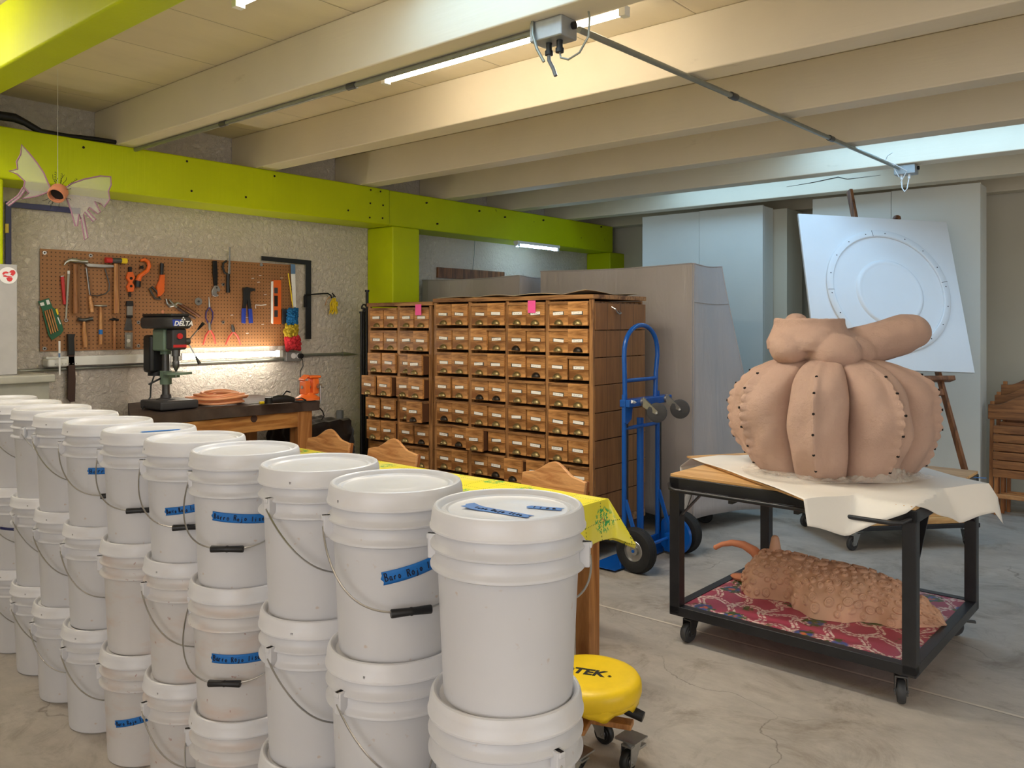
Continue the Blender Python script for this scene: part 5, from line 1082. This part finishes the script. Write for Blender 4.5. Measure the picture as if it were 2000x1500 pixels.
# plastic film bunched round the foot
def film(u, v):
    a = ph0+R(-62)+R(150)*u; r = .30+.16*v*(.7+.3*math.sin(u*7)); w_ = math.sin(u*60+v*9)*.5+math.sin(u*23-v*14)*.5+math.sin(u*111+v*31)*.3; bulge = math.exp(-((u-.74)/.10)**2)
    return Vector((SC.x+(r+.03*bulge)*math.cos(a), SC.y+(r+.03*bulge)*math.sin(a), Z0+.010+abs(w_)*(.010+.05*bulge)*(1-abs(2*v-1))+.075*bulge*(1-v)+.012*(1-v)))
o = MB().grid(film, 150, 22).build('plastic_film', M['film']); tag(o, 'crumpled translucent plastic film around the foot of the gourd sculpture', 'plastic film')
# ================================================================== SCALED CREATURE ON THE LOWER SHELF
t = thing('scaled_creature_sculpture', 'low terracotta creature sculpture covered in round scales on the cart shelf', 'sculpture')
A0 = at(1437, 1130, 2, .20); ax0 = Vector((-1.79, 3.93, .169)); ax1 = Vector((-.86, 3.96, .169)); LD = (ax1-ax0).length; du_ = (ax1-ax0).normalized(); dn_ = Vector((du_.y, -du_.x, 0))   # dn_ towards the camera
def interp(tab, s):
    for (a, x), (b, y) in zip(tab[:-1], tab[1:]):
        if s <= b: f = (s-a)/(b-a); f = f*f*(3-2*f); return x+(y-x)*f
    return tab[-1][1]
WF = [(0, .04), (.05, .13), (.13, .17), (.22, .135), (.30, .12), (.36, .20), (.48, .27), (.60, .24), (.68, .17), (.74, .15), (.80, .17), (.90, .12), (.97, .08), (1, .01)]
WK = [(0, .04), (.08, .13), (.3, .12), (.5, .19), (.65, .17), (.85, .13), (.95, .08), (1, .01)]
HT = [(0, .05), (.05, .12), (.12, .190), (.25, .200), (.45, .185), (.62, .180), (.75, .155), (.88, .10), (.96, .05), (1, .01)]
rv = random.Random(5); seeds = []
for i in range(400):                       # packed discs, large ones along the back
    for _ in range(30):
        a, c_ = rv.random(), rv.uniform(.03, .97); big_ = abs(c_-.5) < .16 and rv.random() < .5
        r_ = rv.uniform(.030, .040) if big_ and i < 120 else rv.uniform(.014, .021); x, y = a*LD, c_*.58
        if all(math.hypot(x-p, y-q) > (r_+w_)*.98 for p, q, w_ in seeds): seeds.append((x, y, r_)); break
near = {}
def scale_h(s, v):
    x, y = s*LD, v*.58
    if s not in near: near.clear(); near[s] = [q_ for q_ in seeds if abs(q_[0]-x) < q_[2]]
    for (p, q, w_) in near[s]:
        dx = x-p
        d = math.hypot(dx, y-q)/w_
        if d < 1: e = min(1, (1-d)*w_/.0028); return e*e*(3-2*e)*.0075+.0016*math.cos(d*w_*800)*e
    return 0
def crea(u, v):
    s = u; f = interp(WF, s); k_ = interp(WK, s); h = interp(HT, s); an = math.pi*v; c_ = math.cos(an); sn = math.sin(an)
    y = (.165+(f-.165)*c_**2.5)*min(1, s*14)**.5*min(1, (1-s)*6)**.5*c_**.9 if c_ > 0 else -k_*(-c_)**.9
    return ax0+du_*(s*LD)+dn_*y+Vector((0, 0, h*sn**.8))
def crea2(u, v):
    e = .004; p = crea(u, v); a = crea(min(1, u+e), v)-crea(max(0, u-e), v); b = crea(u, min(1, v+e))-crea(u, max(0, v-e)); n = b.cross(a)
    if n.length > 1e-12:
        n.normalize(); c0 = ax0+du_*(u*LD)
        if n.dot(p-c0) < 0: n = -n
        p = p+n*scale_h(u, v)*min(1, u*20)*min(1, (1-u)*20)
    p.z = max(p.z, .1692); return p
mb = MB().grid(crea2, 400, 220); mb.build('scaled_body', M['clay2'], t)
hp = [at(x, y, 1, 3.93) for x, y in ((1500, 1108), (1487, 1092), (1472, 1076), (1452, 1064), (1430, 1060), (1410, 1063), (1398, 1069))]
MB().tube(hp, [.042, .032, .025, .020, .016, .0125, .0115], 16).ball(hp[-1], .013, 14, 10).build('curved_horn', M['clayorange'], t)
hq = [at(x, y, 1, 3.97) for x, y in ((1516, 1098), (1514, 1080), (1514, 1064), (1514, 1053))]
MB().tube(hq, [.048, .032, .025, .020], 16).ball(hq[-1], .020, 14, 10).build('short_horn', M['clay2'], t)
q = at(1452, 1122, 1, 3.99); MB().ball((q.x, q.y, .185), (.07, .04, .02), 16, 8).build('foot', M['clayorange'], t)
# ================================================================== EASEL WITH ROUND RELIEF BOARD
t = thing('easel', 'dark wooden easel holding the white round-relief board', 'easel')
KS = 1.13; HV = Vector((0, 0, HC)); cor = [HV+(Vector(v)-HV)*KS for v in ((-2.087, 5.451, 2.234), (-1.353, 6.233, 2.192), (-1.131, 5.970, 1.176), (-1.865, 5.188, 1.217))]
eu = (cor[1]-cor[0]).normalized(); ev = (cor[0]-cor[3]).normalized(); en = eu.cross(ev).normalized()
if en.dot(FW) > 0: en = -en            # en points towards the camera
cb = sum(cor, Vector())/4; S_ = 1.073*KS; yw = math.atan2(eu.y, eu.x); hu = Vector((math.cos(yw), math.sin(yw), 0)); hn = Vector((hu.y, -hu.x, 0)); 
hn = hn if hn.dot(FW) < 0 else -hn; lean = R(18.5); up_ = (Vector((0, 0, 1))*math.cos(lean)-hn*math.sin(lean)).normalized(); bk = cb-en*.035
DT = .252
def ground(a, z=DT):
    b = (z-bk.z)/up_.z; return bk+hu*a+up_*b-en*.03
for a in (-.34, .38): MB().bar(ground(a*1.06), bk+hu*a*.85+up_*(-.4)-en*.03, .05, .022, up=hu).build('front_leg', M['easelwood'], t, bevel=.003)
MB().bar(bk+hu*(-.07)+up_*(-.9)-en*.045, bk+hu*(-.08)+up_*.88-en*.045, .06, .024, up=hu).build('mast', M['easelwood'], t, bevel=.003)
MB().bar(bk+hu*.27+up_*(-.2)-en*.045, bk+hu*.27+up_*.64-en*.045, .04, .022, up=hu).build('side_post', M['easelwood'], t, bevel=.003); MB().lathe([(0, .03), (.02, .028), (.03, .015), (.03, .0), (.0, 0)], bk+hu*.27+up_*.635-en*.045, 16, axis=up_).build('post_knob', M['easelwood'], t)
MB().bar(bk+hu*(-.42)+up_*(-.665)+en*.0, bk+hu*.42+up_*(-.665)+en*.0, .07, .035, up=up_).bar(bk+hu*(-.30)+up_*(-.76)-en*.02, bk+hu*.34+up_*(-.76)-en*.02, .02, .05, up=up_).build('tray', M['easelwood'], t, bevel=.004)
MB().bar(ground(0)-hn*.60, bk+up_*.35-en*.06, .04, .022, up=hu).build('rear_leg', M['easelwood'], t, bevel=.003)
t = thing('relief_board', 'square white board with a raised ring and disc leaning on the easel', 'board')
nb = -en
def Q(a, b, c=0): return cb+eu*a+ev*b+en*c
MB().prism([Q(-S_/2, S_/2), Q(S_/2, S_/2), Q(S_/2, -S_/2), Q(-S_/2, -S_/2)], -en*.02).build('board', M['board_white'], t, bevel=.002)
rc = Q(.03, .01)
MB().lathe([(.486, 0), (.486, .012), (.478, .018), (.440, .018), (.434, .012), (.434, 0)], rc, 96, axis=en).build('raised_ring', M['board_white'], t)
rd = Q(.04, -.01); MB().lathe([(.266, 0), (.256, .012), (.242, .016), (.230, .012), (.220, .010), (0, .010)], rd, 96, axis=en).build('raised_disc', M['board_white'], t)
for i in range(18):
    a = i*math.pi/9+.1; p = rc+eu*.460*math.cos(a)+ev*.460*math.sin(a)+en*.0175; MB().cyl(p, p+en*.0015, .0045, 8).build('screw_head', M['mark'], t)
for a in (1.72, 3.18, .18, 4.8): p = rc+eu*math.cos(a)*.436+ev*math.sin(a)*.436+en*.0183; q = rc+eu*math.cos(a)*.484+ev*math.sin(a)*.484+en*.0183; MB().bar(p, q, .003, .001, up=en).build('joint_line', M['mark'], t)
# dolly with boards behind the cart
t = thing('wooden_dolly', 'low black dolly carrying wooden boards on the floor behind the cart', 'dolly', (-1.73, 6.10, 0), R(47.5)); 
MB().box(-.46, .46, -.38, .38, .135, .165).build('frame', M['cart'], t, bevel=.004); MB().box(-.45, .45, -.37, .37, .166, .208).box(-.43, .44, -.35, .36, .209, .25).build('boards', M['ply'], t, bevel=.003)
for a in (-1, 1):
    for b in (-1, 1): caster(t, (a*.40, b*.32, 0), .046, .03, R(50+a*30), M['greyrubber'], M['steel'])
# ================================================================== FOLDED CHAIRS AT THE RIGHT
def folded(label, x, y, h, lean_):
    t = thing('folded_chair', label, 'folded chair', (x, y, 0), 0, 'folded wooden chairs stacked against the far wall'); tg = math.tan(lean_)
    def bx_(name, x0, x1, z0, z1, yo, th, m): MB().prism([(x0, yo+z0*tg, z0), (x1, yo+z0*tg, z0), (x1, yo+z1*tg, z1), (x0, yo+z1*tg, z1)], (0, th, 0)).build(name, M[m], t, bevel=.003)
    for s in (0, .44): bx_('back_post', s, s+.03, 0, h-.05, .012, .022, 'chairwoodz'); bx_('leg', .04+s*.84, .066+s*.84, 0, h*.72, -.014, .022, 'chairwoodz')
    prof = [(.235+a*.245, h-.075+.075*(.5+.5*math.cos(math.pi*min(1, abs(a)/.8)))) for a in [-1+i/10 for i in range(21)]]+[(.48, h-.19), (-.01, h-.19)]
    MB().prism([(a, -.01+b*tg, b) for a, b in prof], (0, .02, 0)).build('crest_rail', M['chairwooddark'], t, bevel=.004)
    for i in range(6): z = h*.32+i*.068; bx_('seat_slat', .035, .44, z, z+.060, -.045, .018, 'chairwooddark')
    bx_('stretcher', .04, .44, .13, .165, -.016, .016, 'chairwood'); return t
g = at(1930, 1003, 2, 0)
folded('folded wooden chair, front one of the stack at the right edge', g.x+.0, g.y, .93, R(4)); folded('folded wooden chair, second of the stack at the right edge', g.x+.03, g.y+.085, 1.0, R(4)); folded('folded wooden chair with the highest crest, at the back of the right-hand stack', g.x+.06, g.y+.17, 1.08, R(4))
# ================================================================== HANGING BUTTERFLY
BZ = 4.47
def ZP(x, y, d=0): px, py = x/2.857, 200+y/2.857; q = ray(px, py); return Vector((0, 0, HC))+q*(BZ+d)
hub = ZP(322, 500)
t = thing('butterfly_ornament', 'hanging wire and film butterfly with clay body in front of the green beam', 'ornament')
def wing(pts, sgn, nm):
    w3 = [ZP(x, y, .10*abs(x-322)/300*(1 if sgn > 0 else -1)) for x, y in pts]; o = MB().prism(w3, FW*.0015).build(nm, M['wing'], t); MB().tube([p+FW*.0007 for p in w3], .0042, 6, closed=True).build('wire_edge', M['wingwire'], o)
wing([(120, 235), (160, 280), (205, 335), (245, 395), (268, 450), (280, 475), (262, 503), (200, 525), (120, 538), (160, 505), (132, 470), (138, 440), (95, 400), (50, 383), (98, 372), (92, 330), (115, 290)], -1, 'left_wing')
wing([(128, 475), (100, 520), (35, 568), (48, 578), (110, 530), (140, 488)], -1, 'left_wing_tail')
wing([(360, 480), (400, 452), (470, 428), (560, 410), (618, 415), (620, 460), (605, 495), (612, 540), (580, 585), (562, 565), (528, 552), (560, 612), (545, 622), (497, 585), (488, 602), (535, 655), (520, 665), (472, 612), (466, 630), (490, 755), (472, 768), (452, 650), (440, 622), (432, 690), (420, 690), (395, 600), (368, 525)], 1, 'right_wing')
ad = (ZP(300, 535, -.06)-ZP(345, 475, .03)).normalized(); c_ = ZP(345, 478, .03)
MB().lathe([(0, 0), (.028, .004), (.045, .03), (.047, .06), (.044, .085), (.038, .085), (.036, .05), (.0, .03)], c_, 28, axis=ad).build('clay_body', M['clayorange'], t); MB().lathe([(0, .06), (.034, .06), (.034, .062), (0, .062)], c_, 20, axis=ad).build('opening', M['hole'], t)
rnd = random.Random(8); mb = MB()
for i in range(12):
    a = rnd.uniform(0, 6.28); x0, y0 = 322+30*math.cos(a), 505+30*math.sin(a); pts = [ZP(x0, y0)]
    for j in range(4): x0 += rnd.uniform(-8, 8)+14*math.cos(a); y0 += rnd.uniform(-8, 8)+16*math.sin(a); pts.append(ZP(x0, y0, rnd.uniform(-.02, .02)))
    mb.tube(pts, .0012, 5)
for s in ((305, 465, 310, 385), (335, 465, 345, 395), (380, 465, 430, 425)):
    pts = [ZP(s[0]+(s[2]-s[0])*k_/24+6*math.sin(k_*1.6), s[1]+(s[3]-s[1])*k_/24+5*math.cos(k_*1.6)) for k_ in range(25)]; mb.tube(pts, .001, 5)
mb.build('wire_legs', M['iron'], t)
top = Vector((hub.x, hub.y, ZC)); MB().tube([hub, top], .0008, 5).build('thread', M['white'], t)
